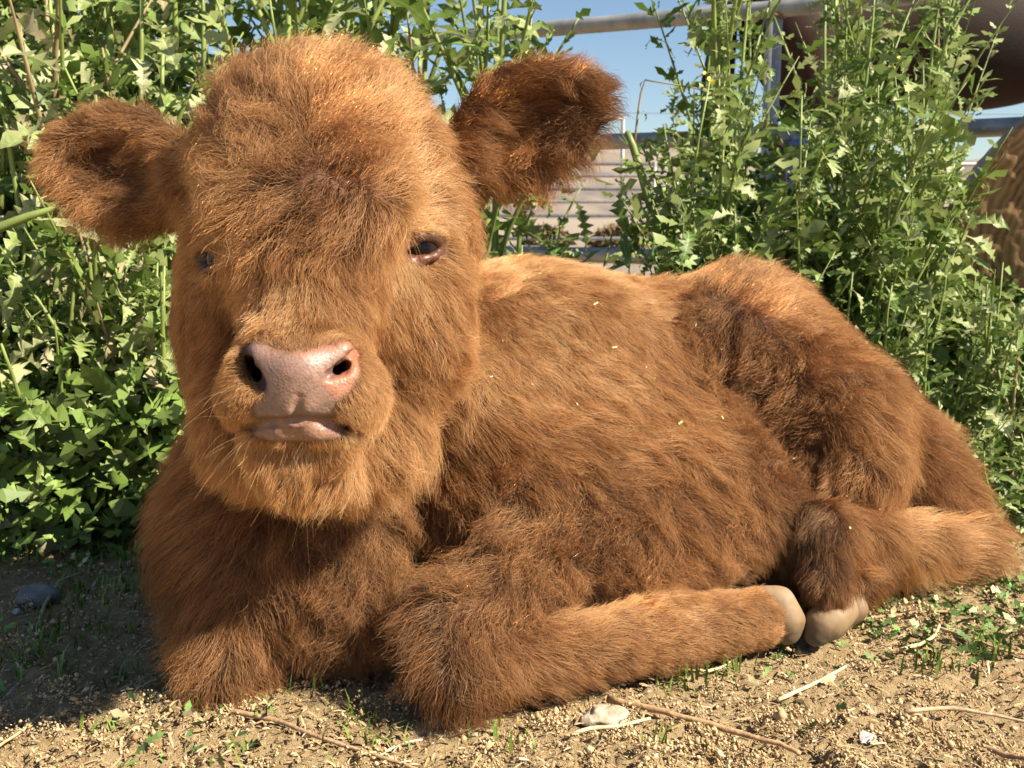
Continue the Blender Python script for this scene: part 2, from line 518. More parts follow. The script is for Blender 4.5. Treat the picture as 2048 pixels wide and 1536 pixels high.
nt.links.new(cz, mx.inputs[6]); nt.links.new(ramp(nt, n2.outputs[0], [(.35, (.30, .32, .38)), (.5, (.75, .72, .72)), (.65, (1.25, 1.1, 1))]), mx.inputs[7])
nt.links.new(mx.outputs[2], b.inputs["Base Color"])
b.inputs["Roughness"].default_value = .75; b.inputs["Specular IOR Level"].default_value = .25
n3 = node(nt, "ShaderNodeTexNoise"); n3.inputs["Scale"].default_value = 160; nt.links.new(tc.outputs["Object"], n3.inputs["Vector"])
bump(nt, b, n3.outputs[0], .3, .004)
obj("body", mesh_from("body", hv, hf), m_bay, hs)
m_black = simple_mat("black_hair", (.007, .006, .006), .75, .4, 60)
m_black.node_tree.nodes["Principled BSDF"].inputs["Specular IOR Level"].default_value = .2
parts = []
for i in range(70):
    a = r_.uniform(-1, 1); d = r_.uniform(-1, 1)
    p = [(-.90 + .02 * d, .04 * a, 1.36), (-1.02 + .03 * d, .05 * a, 1.22), (-1.05 + .05 * d, .07 * a, .95), (-1.03 + .06 * d, .075 * a, .65), (-1.0 + .07 * d, .06 * a, .40 + .12 * r_.random())]
    parts.append(tube_geo(p, [.016, .020, .018, .013, .004], 5))
o = obj("tail", mesh_from("tail", *join_geo(parts)), m_black, hs)
parts = []
for i in range(60):
    t = i / 59
    p0 = np.array([.70 + .44 * t, 0, 1.52 + .36 * t]); sd = .03 + .10 * r_.random()
    parts.append(tube_geo([p0, p0 + (0, -sd * 1.3, .01), p0 + (-.02, -sd - .10, -.16), p0 + (-.04, -.15, -.28 - .06 * r_.random())], [.012, .014, .010, .003], 5))
obj("mane", mesh_from("mane", *join_geo(parts)), m_black, hs)
for s in (-1, 1):
    bm = bmesh.new(); bmesh.ops.create_uvsphere(bm, u_segments=12, v_segments=8, radius=.024)
    me = bpy.data.meshes.new("eye"); bm.to_mesh(me); bm.free()
    obj("eye", me, m_eye if 'm_eye' in globals() else m_black, hs, (1.24, .085 * s, 1.68))
for dx, s in ((-.63 + .10, 1), (-.63 - .10, -1), (.61 + .08, 1), (.61 - .08, -1)):
    obj("hoof", mesh_from("hoof", *tube_geo([(dx, (.14 if dx < 0 else .13) * s, .001), (dx - .015, (.14 if dx < 0 else .13) * s, .075)], [.072, .060], 14)), m_black, hs)
hs.scale = (1.0, 1.0, 1.0)
# ================================================================== weathered log at the right
lg = empty("log", (1.20, 1.84, 0.0)); tag(lg, "big weathered grey log with a cracked brown sawn end, lying in the weeds", "log")
LR = .37
def log_r(a, y):
    return LR * (1 + .045 * math.sin(2 * a + .6) + .03 * math.sin(3 * a + 1.9 + y * .8) + .018 * math.sin(7 * a + y * 2.0) + .012 * math.sin(13 * a + .7))
nA, nY = 120, 20
V, F = [], []
for j in range(nY):
    y = j / (nY - 1) * .62
    for i in range(nA):
        a = 2 * math.pi * i / nA
        g = float(vnoise(np.array(a * 9.0), np.array(y * 1.3), 21)); g2 = float(vnoise(np.array(a * 26.0), np.array(y * 2.1), 22))
        r0 = log_r(a, y) - .030 * max(0, g - .55) - .014 * max(0, g2 - .55)
        bev = .010 * max(0, 1 - y / .02)
        V.append(((r0 - bev) * math.cos(a), y, (r0 - bev) * math.sin(a) + LR * .93))
for j in range(nY - 1):
    for i in range(nA):
        F.append((j * nA + i, j * nA + (i + 1) % nA, (j + 1) * nA + (i + 1) % nA, (j + 1) * nA + i))
m_bark, nt, b = new_mat("weathered_grey_wood")
tc = node(nt, "ShaderNodeTexCoord"); mp = node(nt, "ShaderNodeMapping"); mp.inputs["Scale"].default_value = (26, 2.2, 26)
nt.links.new(tc.outputs["Object"], mp.inputs[0])
n = node(nt, "ShaderNodeTexNoise"); n.inputs["Scale"].default_value = 1.6; n.inputs["Detail"].default_value = 9; n.inputs["Roughness"].default_value = .65
nt.links.new(mp.outputs[0], n.inputs["Vector"])
nt.links.new(ramp(nt, n.outputs[0], [(.28, (.085, .062, .045)), (.45, (.27, .225, .18)), (.62, (.36, .325, .28)), (.8, (.45, .42, .37))]), b.inputs["Base Color"])
b.inputs["Roughness"].default_value = .9
bump(nt, b, n.outputs[0], .9, .012)
obj("bark", mesh_from("bark", V, F), m_bark, lg)
# sawn end with radial cracks cut into it
m_end, nt, b = new_mat("sawn_end_grain")
tc = node(nt, "ShaderNodeTexCoord")
mp = node(nt, "ShaderNodeMapping"); mp.inputs["Location"].default_value = (.03, 0, -LR * .9); nt.links.new(tc.outputs["Object"], mp.inputs[0])
wv_ = node(nt, "ShaderNodeTexWave", wave_type='RINGS', rings_direction='Y'); wv_.inputs["Scale"].default_value = 22; wv_.inputs["Distortion"].default_value = 5; wv_.inputs["Detail"].default_value = 3
nt.links.new(mp.outputs[0], wv_.inputs["Vector"])
n = node(nt, "ShaderNodeTexNoise"); n.inputs["Scale"].default_value = 26; n.inputs["Detail"].default_value = 8; nt.links.new(tc.outputs["Object"], n.inputs["Vector"])
mul = node(nt, "ShaderNodeMath", operation='MULTIPLY_ADD'); mul.inputs[1].default_value = .35
nt.links.new(wv_.outputs[0], mul.inputs[0]); nt.links.new(n.outputs[0], mul.inputs[2])
nt.links.new(ramp(nt, mul.outputs[0], [(.30, (.10, .05, .021)), (.55, (.22, .118, .052)), (.85, (.30, .175, .086)), (1.0, (.36, .235, .13))]), b.inputs["Base Color"])
b.inputs["Roughness"].default_value = .9
bump(nt, b, n.outputs[0], .6, .008)
nR, nE = 60, 420
V, F = [], []
crk = []
for _ in range(30):
    an = R(-52 + r_.uniform(-10, 10)); rr0 = LR * math.sqrt(r_.random()) * .95; aa = r_.uniform(0, 2 * math.pi)
    crk.append((rr0 * math.cos(aa), rr0 * math.sin(aa), math.cos(an), math.sin(an), r_.uniform(.03, .12), r_.uniform(.003, .0055)))
for i in range(nR):
    t = (i + .0) / (nR - 1)
    for j in range(nE):
        a = 2 * math.pi * j / nE
        rr_ = (log_r(a, 0) - .010) * t
        x, z = rr_ * math.cos(a), rr_ * math.sin(a)
        d = .004 * float(vnoise(np.array(x * 60), np.array(z * 60), 31))
        for cx_, cz_, dx_, dz_, hl, w in crk:
            u_ = (x - cx_) * dx_ + (z - cz_) * dz_
            if abs(u_) < hl:
                v_ = -(x - cx_) * dz_ + (z - cz_) * dx_ + .006 * math.sin(u_ * 60 + cx_ * 90)
                d += .012 * max(0, 1 - abs(v_) / (w * (1 - (u_ / hl) ** 2) + 1e-5))
        V.append((x, d, z + LR * .93))
for i in range(nR - 1):
    for j in range(nE):
        F.append((i * nE + j, (i + 1) * nE + j, (i + 1) * nE + (j + 1) % nE, i * nE + (j + 1) % nE))
o = obj("sawn_end", mesh_from("sawn_end", V, F[nE:] + F[:nE]), m_end, lg)
lg.rotation_euler = (0, 0, R(-22))

# small blue bucket hung by its handle on the far side of the middle rail
bt = fpt(t_of_px(1640), 0)
bk = empty("bucket", (bt[0], bt[1] + .0, .40)); tag(bk, "small blue plastic bucket hanging from the middle rail, almost hidden behind tall weeds", "bucket")
m_blue = simple_mat("blue_plastic", (.02, .07, .42), .35, .1, 20)
sh, n_ = [], 28
prof = [(.0, .006), (.115, .006), (.12, .012), (.150, .30), (.150, .32), (.158, .325), (.158, .34), (.145, .34), (.140, .30), (.112, .02), (.0, .02)]
V = [(r0 * math.cos(2 * math.pi * j / n_), r0 * math.sin(2 * math.pi * j / n_), z) for r0, z in prof for j in range(n_)]
F = [(i * n_ + j, i * n_ + (j + 1) % n_, (i + 1) * n_ + (j + 1) % n_, (i + 1) * n_ + j) for i in range(len(prof) - 1) for j in range(n_)]
obj("shell", mesh_from("shell", V, F), m_blue, bk)
hd = [(.155 * math.cos(a), .03 + .06 * math.sin(a), .32 + .10 * math.sin(a)) for a in np.linspace(0, math.pi, 14)]
obj("handle", mesh_from("handle", *tube_geo(hd, .004, 6)), m_pipe, bk)
bk.scale = (.62, .62, .62)
bk.location = (bt[0], bt[1], RAILS[1] + .0265 - .42 * .62)
# ================================================================== the calf: body
calf = empty("calf", (0.15, 0.95, 0.0))
tag(calf, "fluffy ginger brown calf lying on the ground and facing the camera", "calf")
calf_inv = Matrix.Translation(calf.location).inverted()
B = Sdf()
def c2(a, b, ra, rb, k=0.03, sub=False):
    """tapered limb between two (px, py, Y) joints, radii in photograph pixels"""
    B.cone(W(*a), W(*b), PX(ra, a[2]), PX(rb, b[2]), k, sub)
def e2(c, rx, rz, dy, k=0.03, sub=False, axes=None):
    B.ell(W(*c), (PX(rx, c[2]), dy, PX(rz, c[2])), axes, k, sub)
# trunk
c2((760, 800, 1.00), (1060, 775, 1.07), 225, 232, .05)
c2((1060, 775, 1.07), (1400, 765, 1.16), 232, 195, .05)
e2((1080, 960, 1.00), 290, 200, .15, .05)
e2((1330, 960, 1.05), 230, 175, .15, .05)
e2((1230, 1080, .975), 270, 110, .11, .04)
e2((1480, 1010, 1.03), 170, 110, .10, .04)
# chest, neck and shoulders
c2((650, 560, .89), (600, 980, .93), 190, 205, .05)
e2((560, 1050, .90), 200, 215, .12, .05)
c2((930, 820, .94), (1010, 1010, .92), 120, 130, .05)
# haunch and rump
e2((1475, 690, 1.14), 125, 140, .10, .03)
c2((1500, 660, 1.16), (1655, 850, 1.06), 110, 140, .03)
c2((1655, 850, 1.06), (1700, 930, 1.02), 140, 95, .03)
c2((1560, 640, 1.22), (1790, 930, 1.17), 70, 110, .04)
c2((1790, 930, 1.17), (1880, 1060, 1.12), 100, 66, .03)
c2((1860, 990, 1.14), (1950, 1080, 1.10), 78, 44, .03)
# hind shank on the ground, hock at the far right
c2((1950, 1094, 1.085), (1720, 1085, .985), 40, 64, .025)
c2((1720, 1080, .985), (1640, 1065, .945), 62, 56, .02)
c2((1640, 1075, .94), (1655, 1185, .897), 55, 42, .02)
c2((1735, 1125, .965), (1715, 1165, .935), 46, 38, .015)
# near foreleg: forearm, knee, cannon bone folded back, foot
c2((1190, 1010, .94), (905, 1250, .785), 118, 74, .03)
c2((905, 1240, .785), (925, 1335, .765), 72, 66, .02)
c2((925, 1335, .765), (1330, 1262, .85), 66, 64, .025)
c2((1330, 1262, .85), (1515, 1234, .882), 66, 58, .02)
# far foreleg and brisket
c2((480, 1080, .89), (455, 1285, .81), 130, 78, .03)
c2((455, 1290, .81), (440, 1325, .80), 76, 52, .02)
c2((455, 1310, .81), (640, 1290, .90), 60, 50, .02)
c2((660, 1040, .87), (690, 1250, .835), 130, 75, .03)
# skull
e2((643, 332, .815), 224, 202, .088, .03)
e2((645, 500, .800), 228, 115, .066, .03)
c2((640, 420, .765), (608, 700, .675), 172, 108, .04)
e2((866, 615, .835), 60, 165, .06, .05)
e2((440, 620, .83), 50, 165, .05, .05)
e2((850, 470, .81), 60, 70, .045, .04)
e2((630, 400, .716), 158, 62, .032, .03)
e2((478, 660, .825), 95, 150, .05, .03)
e2((1530, 1085, 1.03), 130, 95, .09, .03)
e2((810, 640, .785), 100, 150, .05, .03)
e2((650, 600, .755), 158, 130, .05, .03)
e2((735, 835, .78), 110, 105, .05, .03)
e2((480, 810, .785), 70, 110, .05, .03)
# muzzle, upper lip, chin
e2((604, 757, .668), 140, 96, .048, .02)
e2((502, 797, .670), 52, 60, .036, .02)
e2((712, 797, .672), 58, 62, .036, .02)
c2((640, 800, .74), (598, 905, .672), 110, 62, .02)
e2((598, 922, .690), 92, 54, .040, .02)
e2((640, 905, .775), 182, 88, .06, .03)
# ears: thick leaf shapes, hollowed on the side that faces forward
def ear(base, tip, width, thick, hollow, tilt):
    a = W(*base); b = W(*tip)
    ax = nrm(b - a); L = np.linalg.norm(b - a)
    nn = np.array(tilt, float); nn = nrm(nn - ax * (nn @ ax)); wv = np.cross(nn, ax)
    A = np.stack([ax, wv, nn])
    B.cone(a - ax * .02, a + ax * L * .35, .024, .020, .03)
    B.ell(a + ax * L * .50, (L * .46, width, thick), A, .014)
    B.ell(a + ax * L * .76, (L * .27, width * .52, thick * .9), A, .014)
    B.ell(a + ax * L * .54 + nn * (hollow), (L * .34, width * .60, thick * 1.5), A, .010, True)
ear((405, 385, .84), (98, 300, .86), .052, .014, .0165, (0.20, -0.92, 0.0))
ear((900, 335, .85), (1202, 172, .85), .050, .014, .0165, (-.25, -.9, -.1))
# nose pad and wings
c2((528, 712, .636), (585, 738, .632), 34, 36, .010)
c2((680, 706, .640), (620, 738, .632), 30, 36, .010)
c2((600, 740, .634), (588, 812, .636), 46, 44, .012)
c2((535, 815, .640), (645, 815, .640), 24, 24, .012)
c2((700, 760, .642), (672, 782, .636), 26, 24, .010)
c2((484, 725, .648), (500, 785, .642), 20, 26, .010)
# lower lip
c2((510, 868, .643), (560, 864, .637), 12, 16, .008)
c2((560, 864, .637), (630, 864, .637), 16, 16, .008)
c2((630, 864, .637), (680, 870, .643), 16, 12, .008)
c2((530, 890, .660), (665, 890, .660), 44, 44, .015)
# nostrils, mouth line: cut along paths found on the surface
def carve(path, k=.004):
    pts = []
    for px, py, r, off in path:
        p = B.march(px, py)
        pts.append((p + nrm(p - CAM) * off, r * np.linalg.norm(p - CAM) / FPX))
    for (p, r), (q, r2) in zip(pts, pts[1:]):
        B.cone(p, q, r, r2, k, True)
carve([(487, 698, 12, .001), (493, 724, 19, .0025), (506, 750, 22, .003), (520, 766, 16, .003)], .004)
carve([(496, 728, 17, .004), (512, 750, 17, .050)], .003)
carve([(508, 752, 19, .004), (518, 760, 17, .055)], .003)
carve([(712, 696, 6, .0005), (704, 716, 10, .001), (684, 735, 12, .0025), (657, 750, 8, .002)], .004)
carve([(690, 732, 11, .003), (666, 742, 9, .045)], .003)
carve([(672, 742, 11, .003), (655, 748, 9, .045)], .003)
MOUTH = [(420, 868), (455, 862), (492, 853), (540, 843), (600, 838), (655, 842), (690, 852), (730, 868), (775, 886)]
carve([(x, y, 7.0 if abs(x - 595) > 90 else 5.0, .0005) for x, y in MOUTH], .006)
carve([(x, y, 3.5, .0080) for x, y in MOUTH[2:7]], .002)
carve([(598, 796, 2.0, 0), (595, 815, 3.0, 0), (592, 838, 3.5, 0)], .005)
# eyes: socket, ball and lids
EYES = []
for px, py, nv, updir in ((848, 494, (.38, -.92, .06), (-.10, .1, 1)), (420, 516, (-.86, -.50, .05), (.2, .1, 1))):
    s = B.march(px, py)
    nv = nrm(np.array(nv)); uv = np.array(updir, float); uv = nrm(uv - nv * (uv @ nv)); rv = np.cross(uv, nv)
    rad = .0158
    c = s - nv * .0130
    EYES.append((c, nv, uv, rv, rad, s))
for c, nv, uv, rv, rad, s in EYES:
    B.ell(c + nv * .006, (.0166, .0166, .0132), np.stack([nv, rv, uv]), .006, True)
    def on(a, b, lift=0.0):            # a: across, b: up, in units of the ball's radius
        q = math.sqrt(max(0.0, 1 - min(1, a * a + b * b)))
        return c + (rv * a + uv * b + nv * q) * (rad + lift)
    up_l = [(-.98, -.24), (-.70, .22), (-.25, .46), (.25, .50), (.70, .30), (.98, -.10)]
    lo_l = [(-1.0, -.36), (-.60, -.48), (-.1, -.52), (.45, -.42), (.96, -.14)]
    for ch, rr in ((up_l, .0036), (lo_l, .0026)):
        for p, q in zip(ch, ch[1:]):
            B.cone(on(*p, .0012), on(*q, .0012), rr, rr, .004)
    # brow above
    B.cone(on(-.8, .80, .001), on(.5, .82, .001), .006, .006, .012)
XS = steps([(-.50, -.345, .005), (-.345, -.205, .003), (-.205, -.085, .0016), (-.085, .10, .003), (.10, .66, .0065)])
YS = steps([(.575, .665, .0016), (.665, .90, .0030), (.90, 1.36, .0065)])
ZS = steps([(-.03, .16, .006), (.16, .235, .003), (.235, .345, .0016), (.345, .44, .0030), (.44, .58, .0045)])
BV, BF = B.mesh(XS, YS, ZS)
BN = B.grad(BV)
# keep only the surface, resting on the ground
BV[:, 2] = np.maximum(BV[:, 2], 0.002)
def in_poly(px, py, poly):
    inside = np.zeros(px.shape, bool)
    n = len(poly)
    for i in range(n):
        x1, y1 = poly[i]; x2, y2 = poly[(i + 1) % n]
        cnd = ((y1 > py) != (y2 > py)) & (px < (x2 - x1) * (py - y1) / (y2 - y1 + 1e-9) + x1)
        inside ^= cnd
    return inside

def poly_soft(px, py, poly, soft):
    """1 inside the outline, falling to 0 over a width of soft pixels"""
    d = np.full(px.shape, 1e9)
    for i in range(len(poly)):
        a = np.array(poly[i], float); b = np.array(poly[(i + 1) % len(poly)], float)
        ab = b - a
        h = np.clip(((px - a[0]) * ab[0] + (py - a[1]) * ab[1]) / (ab @ ab), 0, 1)
        d = np.minimum(d, np.hypot(px - a[0] - h * ab[0], py - a[1] - h * ab[1]))
    d = np.where(in_poly(px, py, poly), d, -d)
    return np.clip(0.5 + d / soft, 0, 1)

PAD = [(498, 682), (530, 690), (570, 702), (610, 704), (650, 694), (694, 682), (716, 700), (718, 745), (700, 780), (672, 806), (664, 836), (590, 840), (512, 838), (506, 806), (530, 786), (516, 770), (492, 730), (488, 700)]
LIP = [(500, 852), (540, 840), (600, 836), (655, 842), (690, 864), (668, 878), (610, 884), (540, 882), (508, 870)]
RED = [[(560, 676), (640, 676), (700, 672), (716, 690), (650, 696), (600, 706), (545, 696)], [(700, 690), (724, 700), (724, 750), (704, 786), (670, 792), (650, 770), (690, 735)]]
def bare_mask(P):
    """how bare the hide is: nose pad, lower lip, eyelids"""
    px, py, z = project(P)
    front = (P[:, 1] < .705)
    m = np.maximum(poly_soft(px, py, PAD, 22), poly_soft(px, py, LIP, 10)) * front
    for c, nv, uv, rv, rad, s in EYES:
        q = P - c
        a = (q @ rv) / rad; b = (q @ uv) / rad
        d = np.sqrt((a / 1.14) ** 2 + (np.where(b > 0, b / .60, b / .74)) ** 2)
        near = (np.linalg.norm(q, axis=1) < rad * 1.9)
        m = np.maximum(m, np.clip(1.0 - (d - 1.0) * 6, 0, 1) * near)
    for (x0, y0), (x1, y1) in zip(MOUTH, MOUTH[1:]):
        h = np.clip(((px - x0) * (x1 - x0) + (py - y0) * (y1 - y0)) / ((x1 - x0) ** 2 + (y1 - y0) ** 2), 0, 1)
        d = np.hypot(px - x0 - h * (x1 - x0), py - y0 - h * (y1 - y0))
        m = np.maximum(m, np.clip(1.6 - d / 7.0, 0, 1) * front)
    return m

m_bare = bare_mask(BV)
px_, py_, _ = project(BV)
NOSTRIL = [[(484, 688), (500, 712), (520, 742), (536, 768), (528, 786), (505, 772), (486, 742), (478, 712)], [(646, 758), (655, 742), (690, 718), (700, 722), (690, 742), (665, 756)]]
hide = np.tile(np.array([.11, .048, .018]), (len(BV), 1))
padc = np.array([.265, .165, .13]); padg = np.array([.20, .145, .115]); pink = np.array([.36, .135, .075]); lipc = np.array([.255, .14, .098])
wv = Waves(.02, seed=5)(BV)
t = np.clip(.5 + .35 * wv[:, :1], 0, 1)
bcol = padc * t + (padc * .85 + padg * .15) * (1 - t)
lowpad = np.clip((py_ - 790) / 45, 0, 1)[:, None]
bcol = bcol * (1 - .55 * lowpad) + padg * .55 * lowpad
for pl in RED:
    w = poly_soft(px_, py_, pl, 22)[:, None]
    bcol = bcol * (1 - w) + pink * w
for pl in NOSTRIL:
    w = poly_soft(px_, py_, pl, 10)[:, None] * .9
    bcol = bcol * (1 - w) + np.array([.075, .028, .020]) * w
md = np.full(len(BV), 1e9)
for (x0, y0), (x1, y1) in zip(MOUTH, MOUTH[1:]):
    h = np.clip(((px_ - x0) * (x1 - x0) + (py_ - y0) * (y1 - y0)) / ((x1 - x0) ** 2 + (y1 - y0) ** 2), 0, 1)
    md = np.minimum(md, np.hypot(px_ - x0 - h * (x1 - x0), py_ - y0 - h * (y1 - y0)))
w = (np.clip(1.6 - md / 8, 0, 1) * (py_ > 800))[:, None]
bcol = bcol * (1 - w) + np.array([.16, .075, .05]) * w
w = poly_soft(px_, py_, LIP, 12)[:, None]
bcol = bcol * (1 - w) + lipc * w
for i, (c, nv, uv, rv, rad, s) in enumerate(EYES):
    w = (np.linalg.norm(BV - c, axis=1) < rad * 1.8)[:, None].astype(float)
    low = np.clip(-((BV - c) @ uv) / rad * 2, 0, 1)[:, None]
    dk = .4 if i else 1.0  # second eye's lids painted darker, shade on that side put into the colour
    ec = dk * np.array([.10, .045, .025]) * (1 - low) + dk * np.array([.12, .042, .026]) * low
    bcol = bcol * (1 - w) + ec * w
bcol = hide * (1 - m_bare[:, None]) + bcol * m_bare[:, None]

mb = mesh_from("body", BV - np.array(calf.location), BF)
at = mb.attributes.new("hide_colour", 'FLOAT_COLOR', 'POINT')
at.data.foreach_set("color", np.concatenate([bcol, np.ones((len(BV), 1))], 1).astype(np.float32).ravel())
at = mb.attributes.new("bare", 'FLOAT', 'POINT')
at.data.foreach_set("value", m_bare.astype(np.float32))

m_hide, nt, b = new_mat("hide")
ac = node(nt, "ShaderNodeAttribute", attribute_name="hide_colour")
ab = node(nt, "ShaderNodeAttribute", attribute_name="bare")
tc = node(nt, "ShaderNodeTexCoord")
vo = node(nt, "ShaderNodeTexVoronoi"); vo.inputs["Scale"].default_value = 520
nz = node(nt, "ShaderNodeTexNoise"); nz.inputs["Scale"].default_value = 140; nz.inputs["Detail"].default_value = 8
spk = node(nt, "ShaderNodeTexNoise"); spk.inputs["Scale"].default_value = 330; spk.inputs["Detail"].default_value = 3
for n in (vo, nz, spk): nt.links.new(tc.outputs["Object"], n.inputs["Vector"])
sp = ramp(nt, spk.outputs[0], [(0.34, (.42, .40, .40)), (0.47, (1, 1, 1))])
big = ramp(nt, nz.outputs[0], [(0.35, (.82, .84, .86)), (0.6, (1.06, 1.0, .97))])
mx = node(nt, "ShaderNodeMix", data_type='RGBA', blend_type='MULTIPLY'); mx.inputs[0].default_value = .4
nt.links.new(ac.outputs["Color"], mx.inputs[6]); nt.links.new(sp, mx.inputs[7])
mx2 = node(nt, "ShaderNodeMix", data_type='RGBA', blend_type='MULTIPLY'); mx2.inputs[0].default_value = 1
nt.links.new(mx.outputs[2], mx2.inputs[6]); nt.links.new(big, mx2.inputs[7])
nt.links.new(mx2.outputs[2], b.inputs["Base Color"])
rr = node(nt, "ShaderNodeMapRange"); rr.inputs[1].default_value = 0; rr.inputs[2].default_value = 1; rr.inputs[3].default_value = .85; rr.inputs[4].default_value = .46
nt.links.new(ab.outputs["Fac"], rr.inputs[0]); nt.links.new(rr.outputs[0], b.inputs["Roughness"])
b.inputs["Subsurface Weight"].default_value = 0.12
b.inputs["Subsurface Radius"].default_value = (.004, .0015, .0008)
b.inputs["Subsurface Scale"].default_value = 1.0
ad = node(nt, "ShaderNodeMath", operation='ADD')
nt.links.new(vo.outputs["Distance"], ad.inputs[0]); nt.links.new(nz.outputs[0], ad.inputs[1])
bump(nt, b, ad.outputs[0], .30, .0008)
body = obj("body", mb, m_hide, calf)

# eyes
m_eye, nt, b = new_mat("eye_dark_brown")
tc = node(nt, "ShaderNodeTexCoord"); sx = node(nt, "ShaderNodeSeparateXYZ")
nt.links.new(tc.outputs["Object"], sx.inputs[0])
col = ramp(nt, sx.outputs[2], [(0.0, (.30, .22, .17)), (.0062 / .02, (.22, .15, .11)), (.0080 / .02, (.022, .012, .008)), (.0145 / .02, (.016, .009, .007)), (.0153 / .02, (.004, .004, .005))])
mr = node(nt, "ShaderNodeMath", operation='DIVIDE'); mr.inputs[1].default_value = .02
nt.links.new(sx.outputs[2], mr.inputs[0])
nt.links.new(mr.outputs[0], col.node.inputs[0])
nt.links.new(col, b.inputs["Base Color"])
b.inputs["Roughness"].default_value = .06
b.inputs["Specular IOR Level"].default_value = .16
bm = bmesh.new(); bmesh.ops.create_uvsphere(bm, u_segments=32, v_segments=24, radius=.0156)
me = bpy.data.meshes.new("eye"); bm.to_mesh(me); bm.free()
me.polygons.foreach_set("use_smooth", np.ones(len(me.polygons), dtype=bool))
for c, nv, uv, rv, rad, s in EYES:
    e = obj("eye", me, m_eye, calf)
    Mx = Matrix((rv, uv, nv)).transposed().to_4x4(); Mx.translation = Vector(c)
    e.matrix_local = calf_inv @ Mx

# hooves
m_hoof, nt, b = new_mat("hoof_horn")
m_hoof_soil = (.20, .135, .07, 1)
tc = node(nt, "ShaderNodeTexCoord"); sx = node(nt, "ShaderNodeSeparateXYZ")
nt.links.new(tc.outputs["Generated"], sx.inputs[0])
nz = node(nt, "ShaderNodeTexNoise"); nz.inputs["Scale"].default_value = 6; nz.inputs["Detail"].default_value = 5
nt.links.new(tc.outputs["Generated"], nz.inputs["Vector"])
ad = node(nt, "ShaderNodeMath", operation='MULTIPLY_ADD'); ad.inputs[1].default_value = .35
nt.links.new(nz.outputs[0], ad.inputs[0]); nt.links.new(sx.outputs[2], ad.inputs[2])
nt.links.new(ramp(nt, ad.outputs[0], [(.20, (.080, .078, .066)), (.42, (.105, .076, .045)), (.70, (.175, .112, .06)), (1.0, (.26, .18, .11))]), b.inputs["Base Color"])
# dried soil smeared over the horn
dn = node(nt, "ShaderNodeTexNoise"); dn.inputs["Scale"].default_value = 55; dn.inputs["Detail"].default_value = 7
tcd = node(nt, "ShaderNodeTexCoord"); nt.links.new(tcd.outputs["Object"], dn.inputs["Vector"])
hm = node(nt, "ShaderNodeMix", data_type='RGBA')
src_ = b.inputs["Base Color"].links[0].from_socket
nt.links.new(ramp(nt, dn.outputs[0], [(.48, (0, 0, 0)), (.66, (.8, .8, .8))]), hm.inputs[0]); nt.links.new(src_, hm.inputs[6]); hm.inputs[7].default_value = m_hoof_soil
nt.links.new(hm.outputs[2], b.inputs["Base Color"])
b.inputs["Roughness"].default_value = .62; b.inputs["Specular IOR Level"].default_value = .3
wvn = node(nt, "ShaderNodeTexWave", bands_direction='Z'); wvn.inputs["Scale"].default_value = 5; wvn.inputs["Distortion"].default_value = 3
nt.links.new(tc.outputs["Generated"], wvn.inputs["Vector"])
bump(nt, b, dn.outputs[0], .5, .0018)

def hoof(cones, label):
    """one claw of horn, built up from blunt wedges"""
    S = Sdf()
    for (a, ra), (b, rb) in zip(cones, cones[1:]):
        S.cone(W(*a), W(*b), PX(ra, a[2]), PX(rb, b[2]), .012)
    lo = np.min([op[7] for op in S.ops], 0) - .012; hi = np.max([op[8] for op in S.ops], 0) + .012
    v, f = S.mesh(*[np.arange(l, h, .0022) for l, h in zip(lo, hi)])
    v[:, 2] = np.maximum(v[:, 2], .001)
    o = obj("hoof", mesh_from("hoof", v - np.array(calf.location), f), m_hoof, calf)
    o["label"] = label
hoof([((1530, 1192, .886), 20), ((1556, 1206, .885), 30), ((1570, 1244, .882), 36), ((1574, 1268, .879), 20)], "pale horn hoof of the folded foreleg")
hoof([((1540, 1200, .905), 24), ((1560, 1215, .906), 32), ((1572, 1245, .905), 34)], "farther claw of the folded foreleg")
hoof([((1688, 1186, .902), 17), ((1690, 1222, .898), 21), ((1662, 1238, .890), 34), ((1640, 1252, .884), 30), ((1630, 1272, .880), 20)], "pale horn hoof of the hind leg, grey at its toe")
hoof([((1708, 1180, .925), 17), ((1705, 1215, .922), 26), ((1668, 1245, .915), 28)], "farther claw of the hind leg")
